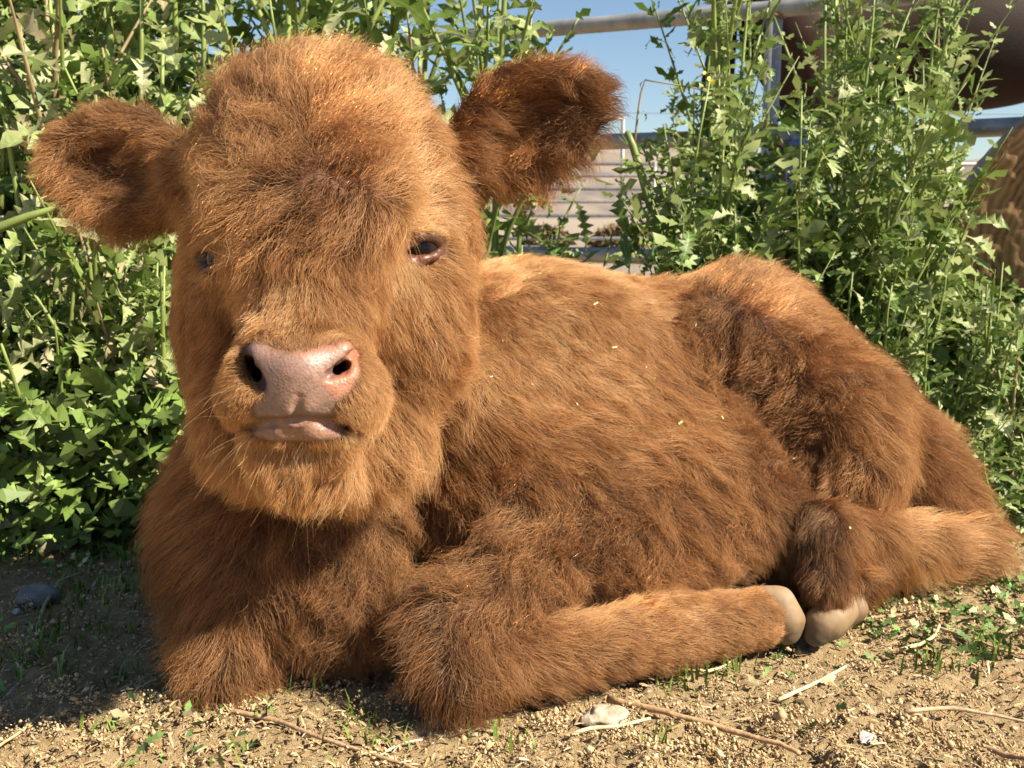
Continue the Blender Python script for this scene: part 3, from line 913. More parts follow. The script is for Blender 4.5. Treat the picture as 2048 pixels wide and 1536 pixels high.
# ================================================================== the calf: coat
# groom guides: place in the photograph, direction the hair runs there (right, down),
# length in cm, lift off the hide (0 flat .. 1 upright), curl, tone (0 dark .. 1 pale), clumping
G = [
 # crown and forehead: woolly, fanning out from a whorl, ending in a tuft above the eyes
 (643, 165, .1, -1, 3.2, .66, .45, .64, 0.62), (545, 190, -.4, -1, 3.2, .64, .45, .58, 0.62), (745, 190, .4, -1, 3.2, .62, .4, .68, 0.62),
 (470, 260, -1, -.6, 3.2, .55, .4, .56, 0.67), (820, 260, 1, -.6, 3.0, .52, .35, .70, 0.62),
 (440, 340, -1, -.05, 3.2, .50, .4, .60, 0.67), (850, 340, 1, -.15, 2.8, .42, .25, .74, 0.57), (900, 300, 1, -.3, 2.6, .45, .25, .72, 0.52),
 (560, 290, -.8, -.6, 3.6, .70, .6, .46, 0.82), (730, 290, .7, -.7, 3.4, .66, .5, .56, 0.77), (645, 280, -.2, -1, 3.6, .78, .6, .40, 0.82), (620, 230, -.3, -1, 3.4, .70, .5, .50, 0.72), (690, 240, .5, -1, 3.4, .68, .5, .60, 0.72),
 (640, 370, .1, .3, 3.6, .78, .7, .34, 0.92), (560, 380, -1, .0, 3.8, .72, .65, .40, 0.87), (730, 370, 1, -.1, 3.8, .68, .5, .46, 0.82), (600, 340, -.7, -.3, 3.6, .8, .7, .38, 0.92), (690, 335, .6, -.3, 3.6, .8, .6, .42, 0.92),
 (480, 410, -1, .35, 3.4, .55, .45, .56, 0.82), (800, 400, 1, .15, 3.0, .42, .3, .66, 0.62),
 (500, 455, -.9, .7, 3.4, .56, .5, .62, 0.92), (560, 435, -.35, 1, 4.2, .66, .6, .54, 0.92), (640, 430, .1, 1, 4.4, .66, .6, .46, 0.92), (710, 430, .2, 1, 4.0, .62, .5, .50, 0.92),
 (770, 450, .5, .8, 2.4, .42, .3, .60, 0.62), (610, 465, -.1, 1, 3.4, .50, .5, .46, 0.92), (690, 465, .1, 1, 3.0, .45, .4, .46, 0.92),
 # face
 (560, 530, -.3, 1, 1.3, .34, .2, .66, .6), (640, 530, .0, 1, 1.2, .34, .2, .62, .6), (500, 530, -.8, .7, 1.4, .38, .2, .66, .6), (720, 540, .3, 1, 1.3, .32, .2, .62, .55),
 (600, 610, -.1, 1, 1.2, .32, .1, .70, .5), (530, 610, -.4, .9, 1.3, .34, .1, .72, .5), (680, 610, .4, .9, 1.2, .30, .1, .66, .45), (600, 640, -.1, 1, .9, .28, .05, .68, .3),
 (600, 672, 0, -.5, .40, .26, .0, .50, .1), (520, 672, -.3, -.5, .42, .26, 0, .54, .1), (690, 668, .3, -.5, .42, .26, 0, .54, .1), (600, 658, 0, .6, .5, .26, 0, .55, .1),
 (470, 690, -1, .2, .60, .26, .05, .64, .2), (470, 790, -.8, .5, .55, .28, .05, .64, .2), (450, 740, -1, .3, .65, .28, .05, .62, .2), (520, 800, -.4, .4, .35, .25, 0, .62, .1),
 (740, 700, .8, .5, .55, .26, .05, .62, .2), (720, 790, .7, .6, .5, .28, .0, .66, .15), (760, 770, .7, .7, .7, .30, .05, .64, .2), (690, 822, .5, .8, .38, .26, .0, .64, .1), (480, 830, -.5, .8, .42, .26, 0, .64, .1), (740, 840, .6, .8, .6, .3, 0, .64, .2), (450, 840, -.5, .8, .7, .3, 0, .62, .2), (780, 700, .6, .9, 1.2, .34, .1, .62, .4),
 (800, 620, .5, .9, 1.5, .32, .1, .68, .45), (850, 580, .5, .9, 1.3, .30, .1, .76, .4), (820, 540, .2, 1, .55, .22, .05, .86, .1), (860, 530, .4, 1, .5, .22, .05, .82, .1),
 (835, 440, .9, -.1, .9, .24, .1, .78, .3), (862, 455, 1, -.3, .5, .22, .05, .82, .1), (885, 485, 1, .1, .6, .24, .05, .76, .2), (905, 530, .9, .5, 1.5, .38, .1, .74, .4), (815, 490, -.3, .8, .55, .22, .05, .76, .2),
 (900, 640, .9, .6, 2.6, .44, .25, .70, .55), (905, 720, 1, .5, 2.8, .48, .3, .66, .6), (840, 720, .6, .9, 2.2, .40, .4, .54, .65), (800, 780, .5, .9, 2.0, .40, .35, .54, .6),
 (850, 820, .8, .7, 2.8, .48, .3, .74, .6), (780, 880, .4, .9, 2.8, .46, .3, .74, .6), (720, 930, .2, 1, 2.6, .46, .3, .74, .6),
 (420, 570, -.4, 1, .7, .26, .05, .62, .2), (410, 650, -.5, 1, 1.1, .30, .1, .58, .3), (400, 730, -.6, .9, 1.6, .36, .1, .58, .45), (410, 820, -.5, .9, 2.2, .42, .2, .60, .5), (430, 890, -.4, .9, 2.4, .44, .2, .62, .5),
 (415, 475, -1, .3, .6, .24, .05, .55, .2), (395, 520, -1, .4, .6, .24, .05, .55, .2), (440, 545, -.5, .9, .5, .24, .05, .58, .2),
 (600, 900, -.1, 1, .55, .30, .05, .72, .2), (540, 900, -.5, 1, .6, .32, .05, .70, .2), (660, 900, .4, 1, .6, .32, .05, .70, .2), (600, 945, -.1, 1, .9, .36, .1, .70, .4), (540, 950, -.3, 1, 1.0, .36, .1, .70, .4), (670, 945, .3, 1, 1.0, .36, .1, .70, .4), (560, 985, -.2, 1, 1.9, .4, .2, .72, .6), (650, 985, .1, 1, 1.9, .4, .2, .72, .6),
 (495, 885, -.6, .8, .6, .30, .05, .64, .2), (700, 872, .5, .8, .55, .30, .05, .64, .2), (500, 835, -.5, .6, .35, .25, 0, .64, .1),
 # ears
 (300, 330, -1, -.10, 1.64, .36, .3, .54, .55), (200, 260, -1, -.35, 1.56, .36, .25, .56, .5), (110, 285, -1, -.3, 1.48, .34, .2, .54, .5), (150, 240, -.9, -.5, 1.48, .36, .2, .56, .5), (190, 320, -1, .3, 2.13, .5, .5, .26, .75), (230, 340, -1, .1, 2.13, .5, .5, .24, .75), (250, 400, -.8, .6, 2.13, .48, .5, .46, .7), (130, 350, -.9, .4, 1.8, .42, .3, .46, .6), (200, 420, -.7, .6, 1.97, .45, .4, .48, .65),
 (960, 290, 1, -.5, 1.97, .36, .25, .44, .55), (1050, 210, 1, -.6, 1.8, .38, .25, .36, .6), (1150, 170, .9, -.5, 1.8, .38, .3, .34, .65), (1180, 210, .9, -.3, 1.97, .42, .4, .24, .7), (1120, 240, 1, -.2, 2.3, .5, .5, .14, .8), (1080, 290, .9, .0, 2.3, .5, .5, .22, .75), (1040, 340, .8, .3, 2.13, .5, .6, .48, .8), (970, 370, .6, .7, 1.97, .45, .4, .42, .65), (1120, 310, .9, .2, 1.97, .42, .4, .40, .65),
 # neck, back and flank
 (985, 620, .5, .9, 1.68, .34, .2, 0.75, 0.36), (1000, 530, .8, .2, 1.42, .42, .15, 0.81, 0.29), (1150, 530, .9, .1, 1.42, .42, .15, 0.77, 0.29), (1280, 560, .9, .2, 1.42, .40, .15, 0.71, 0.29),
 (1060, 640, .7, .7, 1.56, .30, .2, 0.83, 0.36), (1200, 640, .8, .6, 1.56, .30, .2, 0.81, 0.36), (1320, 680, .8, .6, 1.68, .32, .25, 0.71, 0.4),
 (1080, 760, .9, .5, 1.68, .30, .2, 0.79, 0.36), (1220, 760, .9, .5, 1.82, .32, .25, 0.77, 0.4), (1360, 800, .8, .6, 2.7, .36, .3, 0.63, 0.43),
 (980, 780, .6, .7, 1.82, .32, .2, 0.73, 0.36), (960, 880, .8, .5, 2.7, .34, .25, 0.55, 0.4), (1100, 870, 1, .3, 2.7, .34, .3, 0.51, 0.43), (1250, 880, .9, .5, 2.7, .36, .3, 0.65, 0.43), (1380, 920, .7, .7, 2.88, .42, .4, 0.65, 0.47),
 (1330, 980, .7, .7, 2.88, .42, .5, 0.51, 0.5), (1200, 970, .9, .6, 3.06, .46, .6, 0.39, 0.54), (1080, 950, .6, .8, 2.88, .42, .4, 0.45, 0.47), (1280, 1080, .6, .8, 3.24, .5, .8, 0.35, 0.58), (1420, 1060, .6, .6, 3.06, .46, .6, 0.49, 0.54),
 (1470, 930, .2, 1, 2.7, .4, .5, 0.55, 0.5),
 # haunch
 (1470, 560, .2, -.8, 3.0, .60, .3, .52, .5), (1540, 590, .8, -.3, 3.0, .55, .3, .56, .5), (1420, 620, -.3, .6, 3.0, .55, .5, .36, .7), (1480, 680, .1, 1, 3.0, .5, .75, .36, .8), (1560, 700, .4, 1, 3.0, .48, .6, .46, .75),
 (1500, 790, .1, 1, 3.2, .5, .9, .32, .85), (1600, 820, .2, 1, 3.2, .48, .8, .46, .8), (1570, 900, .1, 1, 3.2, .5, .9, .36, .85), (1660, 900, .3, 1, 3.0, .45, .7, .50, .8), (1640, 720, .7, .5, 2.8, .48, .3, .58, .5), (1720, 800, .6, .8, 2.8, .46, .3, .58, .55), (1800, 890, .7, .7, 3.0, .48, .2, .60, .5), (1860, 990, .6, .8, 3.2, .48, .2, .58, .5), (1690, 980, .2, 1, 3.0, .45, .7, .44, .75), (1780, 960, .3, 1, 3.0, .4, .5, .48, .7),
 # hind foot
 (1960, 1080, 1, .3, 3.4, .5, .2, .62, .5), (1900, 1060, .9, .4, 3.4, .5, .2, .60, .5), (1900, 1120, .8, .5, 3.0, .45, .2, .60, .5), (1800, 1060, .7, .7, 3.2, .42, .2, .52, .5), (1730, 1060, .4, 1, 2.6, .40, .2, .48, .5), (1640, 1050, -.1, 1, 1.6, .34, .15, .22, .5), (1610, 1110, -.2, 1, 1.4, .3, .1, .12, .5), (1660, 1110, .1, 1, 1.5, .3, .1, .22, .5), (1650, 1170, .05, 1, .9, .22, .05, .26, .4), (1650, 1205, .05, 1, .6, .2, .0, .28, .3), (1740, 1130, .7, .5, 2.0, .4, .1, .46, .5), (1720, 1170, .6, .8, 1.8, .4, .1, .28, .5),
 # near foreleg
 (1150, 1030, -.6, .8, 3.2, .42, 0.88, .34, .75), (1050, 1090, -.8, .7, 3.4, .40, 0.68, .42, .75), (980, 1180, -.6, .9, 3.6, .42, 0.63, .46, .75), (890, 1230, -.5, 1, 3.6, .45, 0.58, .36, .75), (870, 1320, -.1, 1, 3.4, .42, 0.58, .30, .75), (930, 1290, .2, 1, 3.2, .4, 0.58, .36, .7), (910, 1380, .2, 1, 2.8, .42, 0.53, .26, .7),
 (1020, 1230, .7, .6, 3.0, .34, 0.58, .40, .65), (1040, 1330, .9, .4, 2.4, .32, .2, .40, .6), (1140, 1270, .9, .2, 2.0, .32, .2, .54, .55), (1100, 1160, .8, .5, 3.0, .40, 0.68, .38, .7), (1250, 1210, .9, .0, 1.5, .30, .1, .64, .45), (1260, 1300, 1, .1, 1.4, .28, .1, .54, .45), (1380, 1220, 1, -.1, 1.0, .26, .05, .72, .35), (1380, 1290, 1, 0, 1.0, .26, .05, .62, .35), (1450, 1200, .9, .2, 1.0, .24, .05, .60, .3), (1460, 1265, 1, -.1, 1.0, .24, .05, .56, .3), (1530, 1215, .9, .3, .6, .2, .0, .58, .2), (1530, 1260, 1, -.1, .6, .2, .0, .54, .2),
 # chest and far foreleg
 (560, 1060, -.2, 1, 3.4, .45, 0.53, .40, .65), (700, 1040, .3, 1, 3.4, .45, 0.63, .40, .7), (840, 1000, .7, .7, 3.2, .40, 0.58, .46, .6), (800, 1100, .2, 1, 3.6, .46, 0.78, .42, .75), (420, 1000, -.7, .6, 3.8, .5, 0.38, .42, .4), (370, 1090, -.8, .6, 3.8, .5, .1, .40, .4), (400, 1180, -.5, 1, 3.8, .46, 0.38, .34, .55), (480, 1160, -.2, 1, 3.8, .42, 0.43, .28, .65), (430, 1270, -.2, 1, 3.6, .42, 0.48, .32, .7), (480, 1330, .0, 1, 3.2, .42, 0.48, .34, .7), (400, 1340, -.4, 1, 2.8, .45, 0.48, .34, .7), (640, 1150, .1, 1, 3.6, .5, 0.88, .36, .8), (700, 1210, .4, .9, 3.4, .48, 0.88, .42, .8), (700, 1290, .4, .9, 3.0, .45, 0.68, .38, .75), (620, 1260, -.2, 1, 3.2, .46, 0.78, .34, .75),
]
GA = np.array(G, float)
vx, vy, vz = project(BV)
facing = ((BV - CAM) * BN).sum(1) < 0
gpos, gnor, keep = [], [], []
vi = np.where(facing)[0]
for i, g in enumerate(GA):
    d = np.hypot(vx[vi] - g[0], vy[vi] - g[1])
    m = d < 22
    if not m.any():
        m = d < d.min() + 8
    c = vi[m]
    j = c[np.argmin(vz[c] + .004 * d[m] / 10)]
    gpos.append(BV[j]); gnor.append(BN[j]); keep.append(i)
gpos = np.array(gpos); gnor = np.array(gnor)
gdir = GA[:, 2:3] * RIGHT + -GA[:, 3:4] * UP + .12 * FWD
gdir = nrm(gdir)
gpar = GA[:, 4:9]

def groom(P, N):
    """direction and character of the coat at points P with normals N"""
    D = np.zeros((len(P), 3), np.float32); Q = np.zeros((len(P), 5), np.float32)
    for s in range(0, len(P), 20000):
        p = P[s:s + 20000]; n = N[s:s + 20000]
        d2 = ((p[:, None, :] - gpos[None]) ** 2).sum(-1)
        away = 1 - (n @ gnor.T)                                  # guides on the other side count less
        w = 1 / (d2 * (1 + 2.5 * np.clip(away, 0, 2)) + (.009) ** 2) ** 2
        w /= w.sum(1, keepdims=True)
        D[s:s + 20000] = w @ gdir; Q[s:s + 20000] = w @ gpar
    return D, Q

# ---- roots
tri = np.concatenate([BF[:, [0, 1, 2]], BF[:, [0, 2, 3]]])
A_, B_, C_ = BV[tri[:, 0]], BV[tri[:, 1]], BV[tri[:, 2]]
area = np.linalg.norm(np.cross(B_ - A_, C_ - A_), axis=1) / 2
cen = (A_ + B_ + C_) / 3
cn = nrm(np.cross(B_ - A_, C_ - A_)); 
_, qc = groom(cen, cn)
view = -(nrm(cen - CAM) * cn).sum(1)
zc = (cen - CAM) @ FWD
dens = np.clip((view + .35) * 3.0, .22, 1.0) * np.clip((2.6 / qc[:, 0]) ** 1.3, .6, 6.0) * (0.85 / zc) ** 1.0
dens *= (cen[:, 2] > .004)
dens *= 1 - np.clip(bare_mask(cen) * 1.6 - .1, 0, 1)
wgt = area * dens
def roots(n, r):
    t = r.choice(len(tri), n, p=wgt / wgt.sum())
    u = r.random((n, 2)); fl = u.sum(1) > 1; u[fl] = 1 - u[fl]
    P = A_[t] + (B_[t] - A_[t]) * u[:, :1] + (C_[t] - A_[t]) * u[:, 1:]
    return P.astype(np.float64)
NH = 430000
K = 10
hr = np.random.default_rng(11)
w_big = Waves(.075, seed=1); w_mid = Waves(.028, seed=2); w_tone = Waves(.11, seed=3, dim=1); w_tone2 = Waves(.022, seed=4, dim=1)

def strands(P, r, L_jit=.24, messy=.14):
    n = len(P)
    N = B.grad(P)
    D, Q = groom(P, N)
    L = Q[:, 0:1] * .01 * (1 + L_jit * r.normal(size=(n, 1)).clip(-1.6, 1.8))
    lift, curl = Q[:, 1:2], Q[:, 2:3]
    wav = w_big(P) * (.12 + .35 * curl) + w_mid(P) * (.07 + .50 * curl)
    D = nrm(D) + wav + r.normal(size=(n, 3)) * messy
    T = D - N * (D * N).sum(1, keepdims=True)
    T = nrm(T)
    lf = np.clip(lift + .10 * r.normal(size=(n, 1)) + .10 * w_mid(P + 3.0)[:, :1], .08, .97)
    s = np.linspace(0, 1, K)[None, :, None]
    # leaves the hide steeply and lays over along the groom
    d0 = N * np.sin(lf * 1.45)[:, :, None].reshape(n, 1, 1) if False else None
    up0 = np.sin(np.clip(lf * 1.75, 0, 1.45)); up1 = np.sin(lf * .70)
    a = up0[:, None, :] + (up1 - up0)[:, None, :] * s
    hN = np.cumsum(a, 1) / K; hT = np.cumsum(np.sqrt(np.maximum(0, 1 - a ** 2)), 1) / K
    hN -= hN[:, :1]; hT -= hT[:, :1]
    X = P[:, None, :] + L[:, None, :] * (N[:, None, :] * hN + T[:, None, :] * hT)
    X[:, :, 2] -= (L * .16) * (np.linspace(0, 1, K)[None] ** 2)        # weight of the hair
    S = np.cross(N, T)
    return X, N, T, S, L, Q

def comb(P, r, guides=None):
    X, N, T, S, L, Q = strands(P, r)
    n = len(P)
    s = np.linspace(0, 1, K)[None, :, None]
    curl = Q[:, 2][:, None, None]
    ph = r.uniform(0, 6.28, (n, 1, 1)); fr = r.uniform(1.0, 2.0, (n, 1, 1)) * (1 + .6 * curl)
    own = curl * (.0018 + .0022 * curl) * s * (np.cos(fr * 6.28 * s + ph) * S[:, None, :] + np.sin(fr * 6.28 * s + ph) * N[:, None, :])
    own += .0012 * s ** 1.5 * r.normal(size=(n, 1, 3))
    if guides is None:
        return X + own * 2.6, L, Q
    GX, GP = guides
    from mathutils import kdtree
    kd = kdtree.KDTree(len(GP))
    for i, p in enumerate(GP): kd.insert(p, i)
    kd.balance()
    jit = r.normal(size=P.shape) * .0012
    gi = np.array([kd.find(p)[1] for p in (P + jit)])
    cl = Q[:, 4][:, None, None] * r.uniform(.55, 1.15, (n, 1, 1))
    fly = (r.random((n, 1, 1)) < .10)
    cl = np.where(fly, cl * .15, cl).clip(0, .95)
    pull = cl * s ** 1.3
    scale = (L / GL[gi])[:, None, :]
    tgt = P[:, None, :] * (1 - s * .85) + (GX[gi] - GP[gi][:, None, :]) * scale + GP[gi][:, None, :] * s * .85
    X = X * (1 - pull) + tgt * pull + own
    return X, L, Q
GP = roots(6000, hr)
GX, GL, GQ = comb(GP, hr)
HP = roots(NH, hr)
HX, HL, HQ = comb(HP, hr, (GX, GP))
# hair may not sink into the ground
HX[:, :, 2] = np.maximum(HX[:, :, 2], .0015)

def hair_object(name, X, r_root, r_tip, colour, mat, parent):
    n, k, _ = X.shape
    hc = bpy.data.hair_curves.new(name)
    hc.add_curves([k] * n)
    X = X - np.array(parent.location)
    hc.attributes["position"].data.foreach_set("vector", X.astype(np.float32).ravel())
    t = np.linspace(0, 1, k)[None]
    rad = (r_root * (1 - t ** 1.6) + r_tip * t ** 1.6) if np.ndim(r_root) == 0 else r_root[:, None] * (1 - .75 * t ** 1.6)
    rad = np.broadcast_to(rad, (n, k))
    ra = hc.attributes.get("radius") or hc.attributes.new("radius", 'FLOAT', 'POINT')
    ra.data.foreach_set("value", np.ascontiguousarray(rad, dtype=np.float32).ravel())
    ca = hc.attributes.new("hair_colour", 'FLOAT_COLOR', 'CURVE')
    ca.data.foreach_set("color", np.concatenate([colour, np.ones((n, 1))], 1).astype(np.float32).ravel())
    o = bpy.data.objects.new(name, hc)
    COL.objects.link(o)
    hc.materials.append(mat)
    o.parent = parent
    return o

HAIR_TT, HAIR_SPEC = .17, .08
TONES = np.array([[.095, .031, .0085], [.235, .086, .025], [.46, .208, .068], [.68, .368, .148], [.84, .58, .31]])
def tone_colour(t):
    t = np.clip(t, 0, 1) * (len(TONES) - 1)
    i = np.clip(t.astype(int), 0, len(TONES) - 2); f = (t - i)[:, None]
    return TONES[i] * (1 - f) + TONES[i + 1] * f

m_hair = bpy.data.materials.new("coat_hair"); m_hair.use_nodes = True
nt = m_hair.node_tree
nt.nodes.remove(nt.nodes["Principled BSDF"])
ca = node(nt, "ShaderNodeAttribute", attribute_name="hair_colour")
hi = nt.nodes.new("ShaderNodeHairInfo")
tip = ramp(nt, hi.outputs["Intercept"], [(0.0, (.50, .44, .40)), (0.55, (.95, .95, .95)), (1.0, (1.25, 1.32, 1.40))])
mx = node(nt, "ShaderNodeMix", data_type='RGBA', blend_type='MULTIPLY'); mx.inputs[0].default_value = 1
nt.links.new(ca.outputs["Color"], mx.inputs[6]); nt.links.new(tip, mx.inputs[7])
# light glances off each hair and only a little, reddened, passes through it
h1 = nt.nodes.new("ShaderNodeBsdfHair"); h1.component = 'Reflection'
h1.inputs["RoughnessU"].default_value = .75; h1.inputs["RoughnessV"].default_value = 1.0
h2 = nt.nodes.new("ShaderNodeBsdfHair"); h2.component = 'Transmission'
h2.inputs["RoughnessU"].default_value = .60; h2.inputs["RoughnessV"].default_value = .8
h3 = nt.nodes.new("ShaderNodeBsdfHair"); h3.component = 'Reflection'
h3.inputs["RoughnessU"].default_value = .22; h3.inputs["RoughnessV"].default_value = .6
h3.inputs["Color"].default_value = (.95, .74, .50, 1)
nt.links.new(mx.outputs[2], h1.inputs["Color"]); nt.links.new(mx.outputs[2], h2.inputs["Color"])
a1 = nt.nodes.new("ShaderNodeMixShader"); a1.inputs[0].default_value = HAIR_TT
nt.links.new(h1.outputs[0], a1.inputs[1]); nt.links.new(h2.outputs[0], a1.inputs[2])
a2 = nt.nodes.new("ShaderNodeMixShader"); a2.inputs[0].default_value = HAIR_SPEC
nt.links.new(a1.outputs[0], a2.inputs[1]); nt.links.new(h3.outputs[0], a2.inputs[2])
nt.links.new(a2.outputs[0], nt.nodes["Material Output"].inputs[0])

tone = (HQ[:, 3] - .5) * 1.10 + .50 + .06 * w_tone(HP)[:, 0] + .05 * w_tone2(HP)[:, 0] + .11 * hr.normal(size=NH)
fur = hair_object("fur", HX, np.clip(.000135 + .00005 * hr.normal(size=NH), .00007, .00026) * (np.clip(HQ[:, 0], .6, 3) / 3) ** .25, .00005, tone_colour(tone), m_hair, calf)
print("hair", NH, "area", area.sum())

# whiskers: long pale hairs on chin, lip and muzzle
wr = np.random.default_rng(5)
wp = []
for px, py, n_, sx, sy in ((600, 895, 14, 60, 14), (510, 875, 12, 14, 14), (700, 880, 10, 16, 14), (745, 790, 5, 20, 30), (470, 790, 4, 14, 30), (600, 945, 12, 70, 20), (800, 560, 5, 20, 14)):
    for _ in range(n_):
        p = B.march(px + wr.normal(0, sx * .6), py + wr.normal(0, sy * .6))
        if p is not None: wp.append((*p, px))
wp = np.array(wp); wn_ = B.grad(wp[:, :3])
kk = 12; ss = np.linspace(0, 1, kk)[None, :, None]
side = np.sign(wp[:, 3] - 600)[:, None] * RIGHT + wr.normal(size=(len(wp), 3)) * .5
LW = wr.uniform(.018, .050, (len(wp), 1, 1))
WX = wp[:, None, :3] + LW * (wn_[:, None] * (ss - .45 * ss ** 2) + side[:, None] * .55 * ss ** 1.5 - np.array([0, 0, 1.0]) * (ss ** 2) * wr.uniform(.3, .9, (len(wp), 1, 1)))
hair_object("whiskers", WX,   .00006, .00002, np.tile([.80, .55, .28], (len(wp), 1)) * wr.uniform(.6, 1, (len(wp), 1)), m_hair, calf)
# lashes
ep = []
for c, nv, uv, rv, rad, s_ in EYES:
    for t in np.linspace(-.85, .95, 24):
        b_ = .56 * math.sqrt(max(0, 1 - (t * .95) ** 2)) - .05
        root = c + (rv * t + uv * b_ + nv * math.sqrt(max(.02, 1 - t * t - b_ * b_))) * (rad + .002)
        out = nrm(nv * 1.0 + rv * t * .35 - uv * .15 + wr.normal(size=3) * .12)
        s1 = np.linspace(0, 1, 6)[:, None]; Ls = wr.uniform(.007, .013)
        ep.append(root + Ls * (out * s1 - uv * .35 * s1 ** 2))
hair_object("eyelashes", np.array(ep), .00008, .00003, np.tile([.16, .09, .05], (len(ep), 1)), m_hair, calf)
# ================================================================== weeds
pr_ = random.Random(21)
def leaf_mesh(name, n_lobe, wid, depth, droop, fold, seed, end=1.0):
    """one lobed leaf, 1 long along +y, stalk at the origin"""
    q = random.Random(seed)
    st = 2 * n_lobe + 2
    V, F = [], []
    yy, zz, ang = 0.0, 0.0, q.uniform(.15, .5)
    side = q.uniform(-.25, .25)
    xx = 0.0
    for j in range(st):
        t = j / (st - 1)
        env = (math.sin(min(1, t * 1.05) * math.pi) ** .8) * (.45 + .75 * t * end) + .02
        lobe = (j % 2 == 0)
        w = [0, 0]
        if t > .78: lobe = lobe or q.random() < .5
        for k in (0, 1):
            ww = wid * env * (1.0 if lobe else (1 - depth)) * q.uniform(.75, 1.2)
            if t < .16: ww = .014
            if j == st - 1: ww = .004
            w[k] = ww
        fwd = (.07 if lobe else -.02) * wid * 4 * .6
        lift = [fold * w[0] + q.uniform(-.34, .34) * w[0], fold * w[1] + q.uniform(-.34, .34) * w[1]]
        V += [(xx - w[0], yy + fwd * q.uniform(.2, 1.3), zz + lift[0]), (xx, yy, zz), (xx + w[1], yy + fwd * q.uniform(.2, 1.3), zz + lift[1])]
        stp = 1 / (st - 1)
        ang -= droop * stp * q.uniform(.6, 1.4)
        yy += math.cos(ang) * stp; zz += math.sin(ang) * stp; xx += side * stp * t
    for j in range(st - 1):
        for k in (0, 1):
            F.append((j * 3 + k, j * 3 + k + 1, j * 3 + k + 4, j * 3 + k + 3))
    return mesh_from(name, V, F, smooth=(seed % 3 != 0))

def leaf_mat(name, lo, hi, pale, transl=.30, rough=.48):
    m, nt, b = new_mat(name)
    oi = nt.nodes.new("ShaderNodeObjectInfo"); tc = node(nt, "ShaderNodeTexCoord"); ge = nt.nodes.new("ShaderNodeNewGeometry")
    n = node(nt, "ShaderNodeTexNoise"); n.inputs["Scale"].default_value = 5; n.inputs["Detail"].default_value = 5
    nt.links.new(tc.outputs["Object"], n.inputs["Vector"])
    ri = node(nt, "ShaderNodeMath", operation='MULTIPLY_ADD'); ri.inputs[1].default_value = .55
    sb = node(nt, "ShaderNodeMath", operation='MULTIPLY_ADD'); sb.inputs[1].default_value = .7
    nt.links.new(ge.outputs["Random Per Island"], sb.inputs[0]); nt.links.new(n.outputs[0], sb.inputs[2])
    ob = node(nt, "ShaderNodeMath", operation='ADD')
    nt.links.new(oi.outputs["Random"], ri.inputs[0]); nt.links.new(n.outputs[0], ri.inputs[2])
    src = ri.outputs[0]
    col = ramp(nt, src, [(.30, lo), (.72, hi), (.98, pale)])
    # the midrib is paler
    sx = node(nt, "ShaderNodeSeparateXYZ"); nt.links.new(tc.outputs["Object"], sx.inputs[0])
    ab = node(nt, "ShaderNodeMath", operation='ABSOLUTE'); nt.links.new(sx.outputs[0], ab.inputs[0])
    rib = ramp(nt, ab.outputs[0], [(.0, (1, 1, 1)), (.016, (0, 0, 0))])
    mx = node(nt, "ShaderNodeMix", data_type='RGBA'); nt.links.new(rib, mx.inputs[0]); nt.links.new(col, mx.inputs[6]); mx.inputs[7].default_value = (*[min(1, c * 1.25 + .05) for c in hi], 1)
    nt.links.new(mx.outputs[2], b.inputs["Base Color"])
    b.inputs["Roughness"].default_value = rough; b.inputs["Specular IOR Level"].default_value = .45
    tr = nt.nodes.new("ShaderNodeBsdfTranslucent"); nt.links.new(mx.outputs[2], tr.inputs[0])
    ms = nt.nodes.new("ShaderNodeMixShader"); ms.inputs[0].default_value = transl
    nt.links.new(b.outputs[0], ms.inputs[1]); nt.links.new(tr.outputs[0], ms.inputs[2])
    nt.links.new(ms.outputs[0], nt.nodes["Material Output"].inputs[0])
    bump(nt, b, n.outputs[0], .35, .01)
    return m
M_LEAF = leaf_mat("weed_leaf", (.052, .110, .016), (.135, .208, .038), (.27, .32, .115))
M_PALE = leaf_mat("weed_leaf_pale", (.17, .235, .07), (.31, .365, .145), (.45, .47, .26), .35)
M_DRY = leaf_mat("weed_leaf_dry", (.25, .225, .105), (.40, .36, .20), (.50, .45, .30), .4, .7)
M_STEM = simple_mat("weed_stem", (.17, .22, .055), .5, .35, 25)
M_STEMB = simple_mat("weed_stem_brown", (.25, .19, .10), .7, .35, 25)
M_BUD = simple_mat("yellow_flower", (.62, .50, .03), .6, .3, 80)
LEAVES = {}
for kind, mt, cnt in (("g", M_LEAF, 9), ("p", M_PALE, 6), ("d", M_DRY, 4)):
    L = []
    for i in range(cnt):
        wide = i % 4 == 3
        me = leaf_mesh("leaf", pr_.choice([6, 7, 8]) if not wide else 5, pr_.uniform(.16, .25) * (1.3 if wide else 1), pr_.uniform(.58, .86), pr_.uniform(.8, 2.8) + (1.2 if kind == "d" else 0), pr_.uniform(.1, .6), pr_.randint(0, 9999))
        me.materials.append(mt); L.append(me)
    LEAVES[kind] = L
NARROW = []
for i in range(6):
    me = leaf_mesh("leaf", 3, pr_.uniform(.10, .15), pr_.uniform(.25, .6), pr_.uniform(.2, 1.0), pr_.uniform(.1, .5), pr_.randint(0, 9999))
    me.materials.append(M_LEAF); NARROW.append(me)

